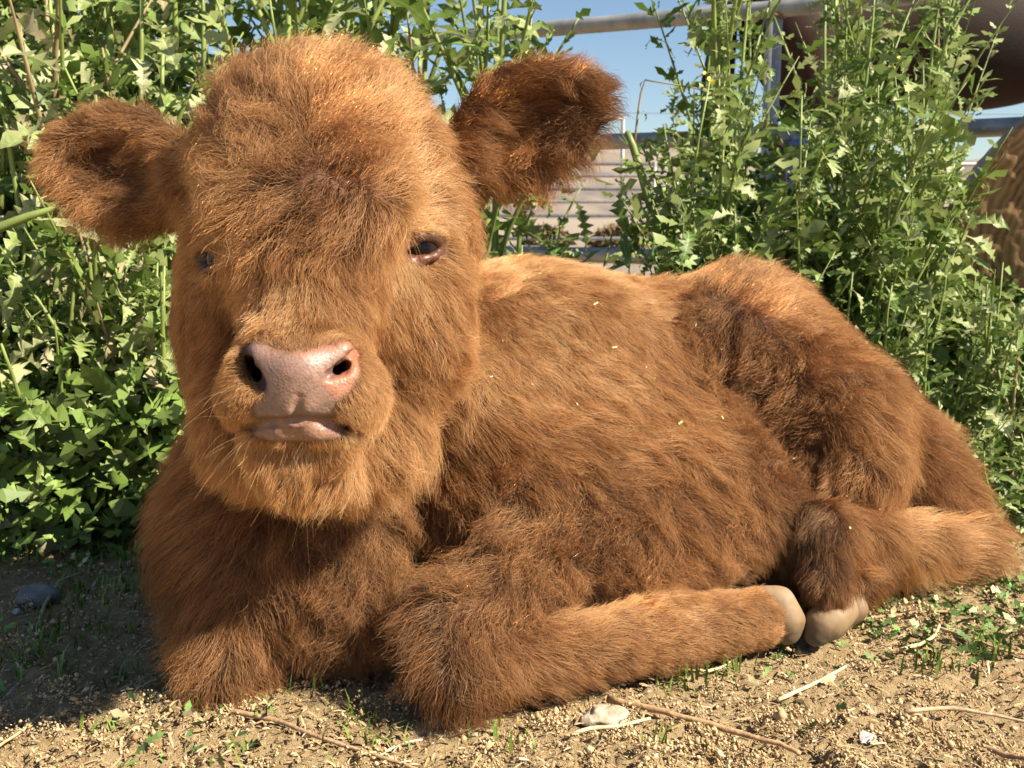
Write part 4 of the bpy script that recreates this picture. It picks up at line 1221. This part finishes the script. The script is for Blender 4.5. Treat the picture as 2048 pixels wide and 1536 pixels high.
def small_leaves(pts, size, q, narrow=.22):
    """many tiny leaves in one mesh: each a bent lozenge"""
    V, F = [], []
    for p, d in pts:
        s = size * q.uniform(.5, 1.4)
        d = Vector(d).normalized(); sd = d.cross(Vector((q.uniform(-1, 1), q.uniform(-1, 1), q.uniform(-.2, 1)))).normalized(); nn = d.cross(sd)
        p = Vector(p); o = len(V); w = s * narrow * q.uniform(.7, 1.4)
        V += [tuple(v) for v in (p, p + d * s * .34 - sd * w * 1.25 + nn * s * .04, p + d * s * .36 - sd * w * .4, p + d * s * .36 + sd * w * .4, p + d * s * .34 + sd * w * 1.25 + nn * s * .04,
              p + d * s * .70 - sd * w * 1.0 - nn * s * .03, p + d * s * .66 - nn * s * .02, p + d * s * .70 + sd * w * 1.0 - nn * s * .03, p + d * s - nn * s * .14)]
        F += [(o, o + 2, o + 1), (o, o + 3, o + 2), (o, o + 4, o + 3), (o + 2, o + 6, o + 5), (o + 2, o + 3, o + 6), (o + 3, o + 7, o + 6), (o + 5, o + 6, o + 8), (o + 6, o + 7, o + 8)]
    return V, F

def plant(x, y, h, lean=(0, 0), n_leaf=26, size=.085, tall=False, kinds="gggp", label=None, cat="weed", group=None, low=.06, stem_r=.006, shoots=3, buds=False, q=pr_, top=1.0):
    z0 = float(ground_z(x, y)) - .004
    e = empty("weed_plant", (x, y, z0), 0)
    tag(e, label, cat, group)
    def spine(t, h=h, lean=lean, wob=(q.uniform(-.03, .03), q.uniform(-.03, .03)), ph=q.uniform(0, 6)):
        return Vector((lean[0] * t ** 1.4 + wob[0] * math.sin(3 * t + ph) * t, lean[1] * t ** 1.4 + wob[1] * math.cos(2.5 * t + ph) * t, h * t))
    parts = [tube_geo([tuple(spine(t)) for t in np.linspace(0, 1, 9)], [stem_r * (1.15 - .85 * t) for t in np.linspace(0, 1, 9)], 6)]
    branches = [(spine, 0.0, 1.0)]
    for k in range(shoots):
        t0 = q.uniform(.15, .75); b0 = spine(t0); az = q.uniform(0, 6.28); bl = h * q.uniform(.22, .5) * (1.1 - t0 * .5)
        dx, dy = math.cos(az) * bl * .55, math.sin(az) * bl * .55
        def sp(t, b0=b0, dx=dx, dy=dy, bl=bl): return Vector((b0.x + dx * t, b0.y + dy * t, b0.z + bl * (t ** .85)))
        parts.append(tube_geo([tuple(sp(t)) for t in np.linspace(0, 1, 6)], [stem_r * (.62 - .45 * t) for t in np.linspace(0, 1, 6)], 5))
        branches.append((sp, .05, 1.0))
    obj("stem", mesh_from("stem", *join_geo(parts)), M_STEMB if q.random() < .07 else M_STEM, e)
    gold = 2.39996; az = q.uniform(0, 6)
    for k in range(n_leaf):
        sp, a, b = branches[0] if q.random() < .62 else q.choice(branches)
        t = q.uniform(low, top) if sp is spine else q.uniform(.1, 1)
        p = sp(t); az += gold + q.uniform(-.4, .4)
        hi_ = p.z / max(h, .01)
        s = size * q.uniform(.65, 1.25) * (1.12 - .62 * hi_ * (1 if tall else .55))
        kd = q.choice(kinds)
        me = q.choice(NARROW) if (hi_ > .72 and kd == "g" and q.random() < .6) else q.choice(LEAVES[kd])
        o = bpy.data.objects.new("leaf", me); COL.objects.link(o); o.parent = e
        o.location = p
        o.rotation_euler = Euler((q.uniform(-.9, .8), q.uniform(-.8, .8), az), 'XYZ')
        o.scale = (s * q.uniform(.85, 1.2), s, s)
    pts = []
    for k in range(int(26 + 50 * h)):
        sp, a, b = q.choice(branches); t = q.uniform(.25, 1.0)
        p = sp(t); az2 = q.uniform(0, 6.28)
        pts.append((p + Vector((q.uniform(-.008, .008), q.uniform(-.008, .008), 0)), (math.cos(az2), math.sin(az2), q.uniform(-.2, 1.0))))
    so = obj("small_leaves", mesh_from("small_leaves", *small_leaves(pts, size * .36, q, .17)), M_LEAF, e); so["kind"] = "stuff"
    if buds:
        bp = []
        for sp, a, b in branches[:1]:
            for k in range(4):
                c = sp(1.0) + Vector((q.uniform(-.008, .008), q.uniform(-.008, .008), q.uniform(-.006, .010)))
                bp.append((c, (q.uniform(-1, 1), q.uniform(-1, 1), 1)))
        fo = obj("flower_head", mesh_from("flower_head", *small_leaves(bp, .006, q, .45)), M_BUD, e)
    return e

def at_ground(px, Y):
    """x of the ground point at distance Y under that photograph column"""
    # depth along the view axis for a point at mid height
    z = (np.array([0, Y, .25]) - CAM) @ FWD
    return (px - 1024) / FPX * float(z)

GL_ = "lobed leafy weeds left of the calf"
LL = "leafy green weed in the dense sunlit thicket left of and under the calf's ear"
GB = "tall weeds behind the calf's head"
LB = "tall leafy weed with thick pale stem rising behind the calf's head"
GR = "tall weeds in front of the pipe fence"
LR_ = "tall thin-stemmed leafy weed in the thicket between the calf's rump and the fence"
GG = "low weeds beside the calf's rump"
LG = "low leafy weed on the ground beside and behind the calf's rump"
q = pr_
# left thicket, front to back
for i in range(20):
    px = -200 + 560 * (i + q.random()) / 20; Y = q.uniform(1.14, 1.32)
    plant(at_ground(px, Y), Y, q.uniform(.26, .46), (q.uniform(-.06, .06), q.uniform(-.09, .02)), 38, .078, kinds="gggppd", label="short weed with cream and green lobed leaves in front of the left thicket", group="short pale weeds at the front left", shoots=4, stem_r=.005)
for i in range(15):
    px = -180 + 560 * (i + q.random()) / 15; Y = q.uniform(1.34, 1.55)
    plant(at_ground(px, Y), Y, q.uniform(.55, .78), (q.uniform(-.07, .07), q.uniform(-.08, .04)), 38, .10, kinds="ggpppd", label="waist-high leafy weed with mixed green and pale leaves behind the calf's drooping ear", group="middle weeds of the left thicket", shoots=5, low=.2, stem_r=.0075)
for i in range(16):
    px = -200 + 640 * (i + q.random()) / 16; Y = q.uniform(1.6, 2.0)
    plant(at_ground(px, Y), Y, q.uniform(.85, 1.12), (q.uniform(-.08, .08), q.uniform(-.06, .06)), 42, .115, kinds="ggggp", label="tall dark green weed at the shaded back of the left thicket, reaching above the ear", group="tall weeds at the back of the left thicket", shoots=5, low=.3, stem_r=.008)
# behind the head
for i in range(16):
    px = 400 + 660 * (i + q.random()) / 16; Y = q.uniform(1.5, 2.05)
    plant(at_ground(px, Y), Y, q.uniform(.80, 1.08), (q.uniform(-.03, .05), q.uniform(-.05, .05)), 38, .11, kinds="ggggp", label=LB, group=GB, shoots=5, low=.45, stem_r=.0085)
# low plants in the gap
for i in range(8):
    px = 985 + 260 * (i + q.random()) / 8; Y = q.uniform(1.5, 1.8)
    plant(at_ground(px, Y), Y, q.uniform(.30, .41), (q.uniform(-.04, .04), q.uniform(-.04, .02)), 18, .105, kinds="gggp", label="low broad-leaved weed in the gap below the calf's raised ear", group="low weeds in the gap", shoots=2, stem_r=.005)
# the thicket in front of the fence
for i in range(30):
    px = 1335 + 800 * (i + q.random()) / 30; Y = q.uniform(1.45, 1.78)
    hh = q.uniform(.36, .46) if 1460 < px < 1610 else q.uniform(.50, .68) if px < 1860 else q.uniform(.26, .36)
    plant(at_ground(px, Y), Y, hh, (q.uniform(-.06, .06), q.uniform(-.05, .05)), 64, .095, tall=True, kinds="gggggp", label=(LR_ if px < 1860 else "low leafy weed in front of the sawn log end") if i % 9 else "leafy thicket weed with a tiny yellow bud cluster above the calf's back", group=(GR if px < 1860 else "weeds before the log") if i % 9 else "budding thicket weeds", shoots=5, low=.22, stem_r=.0042, buds=i % 9 == 0)
for i in range(15):
    px = 1345 + 500 * (i + q.random()) / 15; px = px - 75 if 1460 < px < 1545 else (px + 75 if 1545 <= px < 1620 else px); Y = q.uniform(1.62, 2.0)
    plant(at_ground(px, Y), Y, q.uniform(.80, 1.0), (q.uniform(-.08, .10) * (.25 if 1380 < px < 1700 else 1), q.uniform(-.05, .05)), 34, .088, tall=True, kinds="gggggp", label="tallest thin-stemmed weed rising above the thicket in front of the rails and horse" if i % 7 else "tall weed with a small yellow flower head at its tip, in front of the rails", group="tallest weeds before the rails" if i % 7 else "flowering weeds", shoots=4, low=.35, stem_r=q.choice([.004, .005, .0085]), buds=i % 7 == 0)
for i in range(7):
    px = 1640 + 240 * (i + q.random()) / 7; Y = q.uniform(1.85, 2.15)
    plant(at_ground(px, Y), Y, q.uniform(.78, .98), (q.uniform(-.10, .12), q.uniform(-.05, .05)), 26, .075, tall=True, kinds="gggggp", label="slender pale-stemmed weed standing against the dark horse", group="weeds against the horse", shoots=4, low=.4, stem_r=.0038)
# low growth beside the rump
for i in range(34):
    px = 1640 + 480 * (i + q.random()) / 34; Y = q.uniform(1.36, 1.62)
    plant(at_ground(px, Y), Y, q.uniform(.16, .36), (q.uniform(-.05, .05), q.uniform(-.06, .02)), 22, .065, kinds="gggppp", label=LG, group=GG, shoots=3, stem_r=.0035)
for i in range(16):
    px = 1900 + 240 * (i + q.random()) / 16; Y = q.uniform(1.22, 1.36)
    plant(at_ground(px, Y), Y, q.uniform(.06, .16), (q.uniform(-.03, .03), q.uniform(-.04, .02)), 14, .045, kinds="gggpp", label="tiny ankle-high weed in the trampled grass beside the calf's hock", group="tiny weeds by the hock", shoots=2, stem_r=.0025)

# the broken pale stem with a bent dry tip, standing alone in the gap
def from_px(pts, Y): return [tuple(W(px, py, Y)) for px, py in pts]
bx = W(1345, 560, 1.62); g0 = np.array([bx[0], 1.62, float(ground_z(bx[0], 1.62)) - .004])
e = empty("weed_plant", tuple(g0)); tag(e, "broken leaning yellow-green weed stem with a thin dark bent tip, alone against the sky", "weed")
pth = [np.zeros(3)] + [np.array(p) - g0 for p in from_px([(1330, 500), (1300, 410), (1280, 340), (1265, 290), (1254, 262)], 1.62)]
obj("stem", mesh_from("stem", *tube_geo(pth, [.0075, .0072, .0068, .0064, .006, .0045], 8)), M_STEM, e)
pth = [np.array(p) - g0 for p in from_px([(1268, 292), (1272, 262), (1276, 225), (1282, 185), (1290, 160), (1330, 166), (1390, 176), (1436, 190)], 1.62)]
obj("dry_tip", mesh_from("dry_tip", *tube_geo(pth, [.0022, .002, .0018, .0016, .0014, .0013, .0012, .001], 6)), M_STEMB, e)
for px, py, s, az, kd in ((1240, 370, .10, 2.2, "g"), (1290, 380, .05, .4, "d"), (1300, 330, .055, 5.4, "d"), (1275, 420, .05, 1.9, "d"), (1283, 222, .02, 4, "d"), (1320, 440, .06, 5, "g"), (1288, 162, .016, 1, "d")):
    o = bpy.data.objects.new("leaf", q.choice(LEAVES[kd])); COL.objects.link(o); o.parent = e
    o.location = Vector(W(px + (24 if s > .09 else 0), py, 1.62) - g0); o.rotation_euler = (-.5, .2, az); o.scale = (s, s, s)
# a thick pale fallen stem in front of the thicket at far left
e = empty("leaning_weed", tuple(W(-60, 480, 1.10) * [1, 1, 0])); e0 = np.array(e.location); tag(e, "thick pale green stem leaning out of the left thicket, under the ear tip", "weed stem")
obj("stalk", mesh_from("stalk", *tube_geo([np.array([-.10, .12, 0.0])] + [np.array(p) - e0 for p in from_px([(-90, 500), (0, 455), (60, 432), (118, 412)], 1.10)], [.0062, .006, .0056, .0045, .0015], 8)), M_STEM, e)
o = bpy.data.objects.new("leaf", LEAVES["p"][1]); COL.objects.link(o); o.parent = e; o.location = Vector(W(60, 440, 1.10) - e0); o.rotation_euler = (-.3, .2, -1.9); o.scale = (.09, .09, .09)
# ================================================================== what lies on the ground
lr = np.random.default_rng(77)
def attr_mat(name, rough=.8, transl=0.0):
    m, nt, b = new_mat(name)
    a = node(nt, "ShaderNodeAttribute", attribute_name="tint")
    nt.links.new(a.outputs["Color"], b.inputs["Base Color"])
    b.inputs["Roughness"].default_value = rough; b.inputs["Specular IOR Level"].default_value = .3
    return m
def tinted(name, V, F, cols, mat, kind="stuff", parent=None):
    me = mesh_from(name, V, F, smooth=False)
    a = me.attributes.new("tint", 'FLOAT_COLOR', 'POINT')
    a.data.foreach_set("color", np.concatenate([cols, np.ones((len(cols), 1))], 1).astype(np.float32).ravel())
    o = obj(name, me, mat, parent)
    if kind: o["kind"] = kind
    return o
m_tint = attr_mat("straw_and_soil")
# chips and short straw
n = 42000
Y = .62 + (1.65 - .62) * lr.random(n) ** 1.5; X = lr.uniform(-.62, .78, n) * (Y / 1.1 + .15)
ang = lr.uniform(0, 6.28, n); L = np.exp(lr.normal(-5.55, .55, n)).clip(.0016, .018); w = L * lr.uniform(.08, .30, n); w = np.minimum(w, .0016)
z = ground_z(X, Y) + .0012 + .0045 * lr.random(n); tl = lr.uniform(-.35, .45, n)
d = np.stack([np.cos(ang), np.sin(ang), tl], 1) * L[:, None] * .5; s = np.stack([-np.sin(ang), np.cos(ang), lr.uniform(-.5, .5, n)], 1) * w[:, None] * .5
c = np.stack([X, Y, z + np.abs(tl) * L * .4], 1); th = np.array([0, 0, 1.0])[None] * (w * .5)[:, None]
V = np.stack([c - d - s, c - d + s, c + s * 1.1 + th * .8, c - s * 1.1 + th * .8, c + d - s * .6, c + d + s * .6, c + th * .2 - s * .2], 1).reshape(-1, 3)
o_ = np.arange(n)[:, None] * 7
F = np.concatenate([o_ + np.array([[0, 1, 2, 3]]), o_ + np.array([[3, 2, 5, 4]])])
pal = np.array([[.42, .31, .18], [.35, .24, .12], [.27, .175, .085], [.50, .42, .29], [.14, .085, .04], [.38, .27, .145]])
cols = np.repeat(pal[lr.choice(6, n, p=[.28, .25, .17, .10, .08, .12])] * lr.uniform(.8, 1.15, (n, 1)), 7, 0)
tinted("straw_chips", V, F, cols, m_tint)
# crumbs: rough grains of soil, gathered in clods
IV = np.array([[1, 0, 0], [-1, 0, 0], [0, 1, 0], [0, -1, 0], [0, 0, 1], [0, 0, -1.0]])
IF = np.array([[0, 2, 4], [2, 1, 4], [1, 3, 4], [3, 0, 4], [2, 0, 5], [1, 2, 5], [3, 1, 5], [0, 3, 5]])
n = 110000
Y = .62 + (1.35 - .62) * lr.random(n) ** 1.6; X = lr.uniform(-.56, .62, n) * (Y / 1.1 + .15)
k = lr.random(n) < .05 + 1.5 * vnoise(X * 7, Y * 7, 53) * np.maximum(0, vnoise(X * 42 + 2 * vnoise(X * 25, Y * 25, 13), Y * 42, 51) - .42) * 2 + .30 * np.maximum(0, vnoise(X * 9, Y * 9, 52) - .35)
X, Y = X[k], Y[k]; n = len(X)
clod = np.maximum(0, vnoise(X * 42 + 2 * vnoise(X * 25, Y * 25, 13), Y * 42, 51) - .50)
R_ = np.exp(lr.normal(-7.0, .50, n)).clip(.0004, .0040)
P = IV[None] * (1 + lr.uniform(-.45, .35, (n, 6, 1))) * (R_[:, None, None] * lr.uniform(.6, 1.35, (n, 1, 3)))
th_ = lr.uniform(0, 6.28, n); ct, st_ = np.cos(th_)[:, None], np.sin(th_)[:, None]
P = np.stack([P[..., 0] * ct - P[..., 1] * st_, P[..., 0] * st_ + P[..., 1] * ct, P[..., 2] + P[..., 0] * .4], -1)
P += np.stack([X, Y, ground_z(X, Y) + R_ * .3 + clod * .040 * lr.random(n) ** .6], 1)[:, None]
F = (IF[None] + (np.arange(n) * 6)[:, None, None]).reshape(-1, 3)
pal = np.array([[.47, .345, .19], [.41, .295, .155], [.54, .42, .245], [.25, .16, .08]])
cols = np.repeat(pal[lr.choice(4, n, p=[.38, .30, .22, .10])] * lr.uniform(.8, 1.15, (n, 1)), 6, 0)
tinted("soil_crumbs", P.reshape(-1, 3), F, cols, m_tint)
# short grass
def blades(n, X, Y, H, r):
    az = r.uniform(0, 6.28, n); ln = r.uniform(.1, .9, n); w = r.uniform(.0007, .0016, n)
    b = np.stack([X, Y, ground_z(X, Y) - .002], 1)
    dr = np.stack([np.cos(az), np.sin(az), np.zeros(n)], 1); sd = np.stack([-np.sin(az), np.cos(az), np.zeros(n)], 1) * w[:, None]
    up = np.array([0, 0, 1.0])[None]
    m_ = b + up * (H * .55)[:, None] + dr * (H * ln * .3)[:, None]
    t_ = b + up * (H * (1 - ln * .35))[:, None] + dr * (H * ln * .85)[:, None]
    V = np.stack([b - sd, b + sd, m_ + sd * .8, m_ - sd * .8, t_], 1).reshape(-1, 3)
    o = np.arange(n)[:, None] * 5
    F = [tuple(q) for q in (o + np.array([[0, 1, 2, 3]])).tolist()] + [tuple(q) for q in (o + np.array([[3, 2, 4]])).tolist()]
    return V, F
spots = [(400, 1392, 26, .018), (1370, 1350, 60, .016), (1450, 1335, 40, .014), (720, 1440, 22, .015), (745, 1480, 16, .012), (180, 1460, 8, .012), (1560, 1270, 20, .01), (470, 1500, 10, .01), (1010, 1470, 16, .012), (260, 1330, 16, .014), (120, 1290, 20, .016), (200, 1270, 24, .016), (60, 1330, 12, .014), (580, 1390, 10, .02), (1300, 1480, 12, .01), (1960, 1290, 50, .014), (1880, 1330, 30, .012)]
gX, gY, gH = [], [], []
for px, py, n, s in spots:
    d = ray(px, py); t = -CAM[2] / d[2]; p = CAM + d * t
    gX.append(p[0] + lr.normal(0, s, n)); gY.append(p[1] + lr.normal(0, s, n)); gH.append(lr.uniform(.008, .032, n))
n = 9000
Y = 1.10 + .75 * lr.random(n); X = .40 + .75 * lr.random(n) * Y / 1.3
k = (X > .44 + .20 * (Y < 1.2)) & (vnoise(X * 9, Y * 9, 41) > .42)
gX.append(X[k]); gY.append(Y[k]); gH.append(lr.uniform(.012, .055, k.sum()))
n = 3500
Y = .82 + .5 * lr.random(n) ** .7; X = -.20 - .62 * lr.random(n) * Y / 1.1
k = (vnoise(X * 11, Y * 11, 42) > .62 - .25 * (Y - .82) / .4)
gX.append(X[k]); gY.append(Y[k]); gH.append(lr.uniform(.008, .030, k.sum()))
gX = np.concatenate(gX); gY = np.concatenate(gY); gH = np.concatenate(gH)
V, F = blades(len(gX), gX, gY, gH, lr)
cols = np.repeat(np.array([.085, .16, .028]) * lr.uniform(.6, 1.5, (len(gX), 1)) + np.array([.06, .03, .0]) * lr.random((len(gX), 1)), 5, 0)
tinted("grass", V, F, cols, attr_mat("grass_blade", .5))
# trampled leaf scraps, thick on the right, thin elsewhere
n = 11000
Y = np.concatenate([.90 + .72 * lr.random(n // 2), .64 + .8 * lr.random(n // 4), .9 + .45 * lr.random(n - n // 2 - n // 4)])
X = np.concatenate([.34 + .72 * lr.random(n // 2), lr.uniform(-.45, .60, n // 4), -.20 - .6 * lr.random(n - n // 2 - n // 4)])
k = vnoise(X * 8, Y * 8, 43) > np.where((X > .33) & (Y > .88), .36, np.where(X < -.2, .60, .72))
X, Y = X[k], Y[k]
rq = random.Random(5)
pts = []
for x, y, zz in zip(X, Y, ground_z(X, Y)):
    a = rq.uniform(0, 6.28); pts.append(((x, y, zz + rq.uniform(0, .010)), (math.cos(a), math.sin(a), rq.uniform(-.1, .7))))
V, F = small_leaves(pts, .013, rq, .20)
cc = np.where(lr.random((len(X), 1)) < .22, np.array([[.46, .40, .22]]), np.array([[.10, .175, .045]])) * lr.uniform(.6, 1.5, (len(X), 1))
tinted("leaf_scraps", np.array(V), F, np.repeat(cc, 9, 0), attr_mat("leaf_scrap", .55))

# dense small growth between the stems
pts = []
for i in range(15000):
    if i % 5 < 3:
        px = rq.uniform(-260, 420); Yq = rq.uniform(1.12, 2.05); hmax = .20 + .75 * max(0, (Yq - 1.2) / .75)
    else:
        px = rq.uniform(1330, 2140); Yq = rq.uniform(1.42, 2.05); hmax = (.16 + .34 * max(0, (Yq - 1.42) / .5)) * (.6 if px > 1880 else 1)
    x = at_ground(px, Yq); a = rq.uniform(0, 6.28)
    pts.append(((x, Yq, rq.random() ** .8 * hmax), (math.cos(a), math.sin(a), rq.uniform(-.5, .9))))
V, F = small_leaves(pts, .042, rq, .20)
cc = np.array([[.10, .165, .035]]) * lr.uniform(.55, 1.6, (len(pts), 1)) + np.array([[.05, .045, .02]]) * lr.random((len(pts), 1))
o = tinted("undergrowth", np.array(V), F, np.repeat(cc, 9, 0), attr_mat("undergrowth_leaf", .5))

# twigs, straws and stones one can point at
def on_ground(px, py, lift=0.0):
    d = ray(px, py); t = -CAM[2] / d[2]; p = CAM + d * t
    return np.array([p[0], p[1], max(float(ground_z(p[0], p[1])), -.004) + lift])
def twig(name, label, cat, pts, r, col, ns=7, rough=.8, tip=.6):
    P = [on_ground(px, py, r * 1.2 + l) for px, py, l in pts]
    P = np.array(P); t = np.linspace(0, 1, 4 * (len(P) - 1) + 1); s = np.linspace(0, 1, len(P))
    Q = np.stack([np.interp(t, s, P[:, i]) for i in range(3)], 1)
    Q += lr.normal(0, r * (.05 if cat == 'straw' else .10), Q.shape)
    o0 = Q[0] * [1, 1, 0]
    o = obj(name, mesh_from(name, *tube_geo(Q - o0, np.linspace(r, r * tip, len(Q)) * lr.uniform(.88, 1.12, len(Q)), ns)), simple_mat(cat.replace(" ", "_") + "_surface", col, rough, .35, 160, .3), None, tuple(o0))
    return tag(o, label, cat)
twig("twig", "long thin brown twig lying below the calf's far knee", "twig", [(440, 1424, .001), (560, 1450, .002), (640, 1485, .001), (740, 1512, .001), (850, 1545, .001)], .0022, (.36, .23, .125))
twig("stick", "thick smooth brown stick lying beside the pale pebble", "stick", [(1215, 1402, .002), (1330, 1432, .003), (1450, 1462, .002), (1560, 1490, .001), (1600, 1506, .0)], .0030, (.40, .245, .125))
twig("straw", "short broad pale straw on bare soil below the hind hoof", "straw", [(1556, 1398, .001), (1620, 1374, .003), (1692, 1338, .004)], .0021, (.66, .53, .30), 5)
twig("straw", "pale split straw curling beside the stick and pebble", "straw", [(1130, 1476, .001), (1180, 1466, .003), (1240, 1458, .004), (1300, 1442, .002)], .0022, (.62, .49, .28), 5)
twig("straw", "pale straw at the end of the near foreleg's cannon bone", "straw", [(1370, 1333, .002), (1410, 1346, .003), (1440, 1338, .003), (1478, 1316, .004)], .0018, (.60, .47, .25), 5)
twig("twig", "dry brown twig lying behind the hind hoof among trampled leaves", "twig", [(1700, 1244, .002), (1770, 1240, .004), (1850, 1232, .003), (1900, 1226, .002)], .0021, (.33, .21, .11))
twig("twig", "thin tan twig slanting across the leaf litter at the right edge", "twig", [(1855, 1252, .003), (1930, 1278, .003), (2000, 1300, .002), (2060, 1316, .002)], .0018, (.42, .29, .16))
twig("twig", "thin grey-brown twig lying along the soil in the bottom right corner", "twig", [(1810, 1424, .002), (1900, 1418, .003), (1990, 1432, .002), (2060, 1446, .002)], .0020, (.45, .33, .20))
twig("straw", "curled wide dry blade beside the hind hoof", "straw", [(1800, 1300, .002), (1840, 1294, .004), (1870, 1280, .006), (1878, 1262, .008)], .0022, (.58, .46, .24), 5)
twig("straw", "thin white straw among crumbs beside the chest's lower edge", "straw", [(755, 1510, .001), (800, 1494, .002), (845, 1478, .002)], .0013, (.68, .60, .44), 5)
twig("straw", "bent grey-green dry stalk in the shade near the grey stone", "straw", [(75, 1265, .001), (90, 1225, .006), (120, 1192, .012), (170, 1166, .014)], .0024, (.30, .26, .15), 6)
twig("twig", "slim tan twig lying in the bottom left corner of bare soil", "twig", [(-20, 1500, .001), (40, 1470, .002), (100, 1410, .002)], .0014, (.42, .29, .15))
twig("twig", "reddish twig half sunk in soil at the bottom right", "twig", [(1960, 1490, .001), (2010, 1510, .001), (2060, 1530, .001)], .0026, (.30, .19, .11))
def stone(label, px, py, rx, ry, rz, col, seed):
    c = on_ground(px, py)
    bm = bmesh.new(); bmesh.ops.create_icosphere(bm, subdivisions=4, radius=1)
    V = np.array([v.co[:] for v in bm.verts]); F = np.array([[v.index for v in f.verts] for f in bm.faces]); bm.free()
    V = V * (1 + .14 * Waves(1.3, seed=seed, dim=1)(V) + .035 * Waves(.4, seed=seed + 1, dim=1)(V)) * [rx, ry, rz]
    V[:, 2] += rz * .55
    o = obj("stone", mesh_from("stone", V, F), simple_mat("stone_surface", col, .85, .25, 120, .5), None, tuple(c))
    return tag(o, label, "stone")
stone("pale tan pebble on the soil at the end of the stick", 1212, 1436, .0165, .012, .0085, (.44, .36, .26), 3)
stone("rounded blue-grey stone in the shade at the left edge of the weeds", 76, 1208, .021, .015, .013, (.15, .145, .145), 8)
stone("small whitish stone in shade between grey stone and calf", 33, 1232, .004, .004, .003, (.36, .34, .34), 12)
# a torn pale leaf with a white scrap
lf = obj("fallen_leaf", LEAVES["p"][2], None, None, tuple(on_ground(1838, 1530, .004)))
lf.rotation_euler = (R(-8), R(10), R(58)); lf.scale = (.05, .058, .05)
tag(lf, "torn grey-green leaf lying on the bare soil at the bottom right", "leaf")
V = [(-.005, 0, .0), (.007, .001, .001), (.009, .006, .003), (-.003, .009, .001), (.001, .015, .003), (0, .005, .002)]
tag(obj("paper_scrap", mesh_from("paper_scrap", V, [(0, 1, 5), (1, 2, 5), (2, 4, 3, 5), (3, 0, 5)], False), simple_mat("white_scrap", (.52, .50, .46), .8, .15, 60), None, tuple(on_ground(1735, 1484, .003))), "small torn white scrap lying beside the fallen leaf", "scrap")

# bits of leaf and hay caught in the coat
fp = []
for px, py in ((1058, 775), (1280, 740), (1215, 700), (1395, 645), (1440, 700), (1385, 655), (1180, 620), (1250, 625), (1120, 690), (1300, 760), (1330, 700), (1080, 560), (1500, 760), (1605, 700), (1715, 720), (1540, 1010), (1600, 1050), (1690, 1060), (1350, 860), (1150, 820), (1440, 850), (1000, 690), (980, 760), (1240, 590), (905, 800), (1420, 610)):
    p = B.march(px, py)
    if p is not None:
        n_ = B.grad(p[None])[0]; a = nrm(np.cross(n_, lr.normal(size=3)))
        fp.append((p + n_ * .008, tuple(a + n_ * .25)))
V, F = small_leaves(fp, .0048, rq, .16)
cc = np.array([[.50, .50, .24], [.30, .38, .12], [.62, .55, .34]])[lr.integers(0, 3, len(fp))]
tinted("hay_flecks", np.array(V), F, np.repeat(cc, 9, 0), attr_mat("hay_fleck", .6))
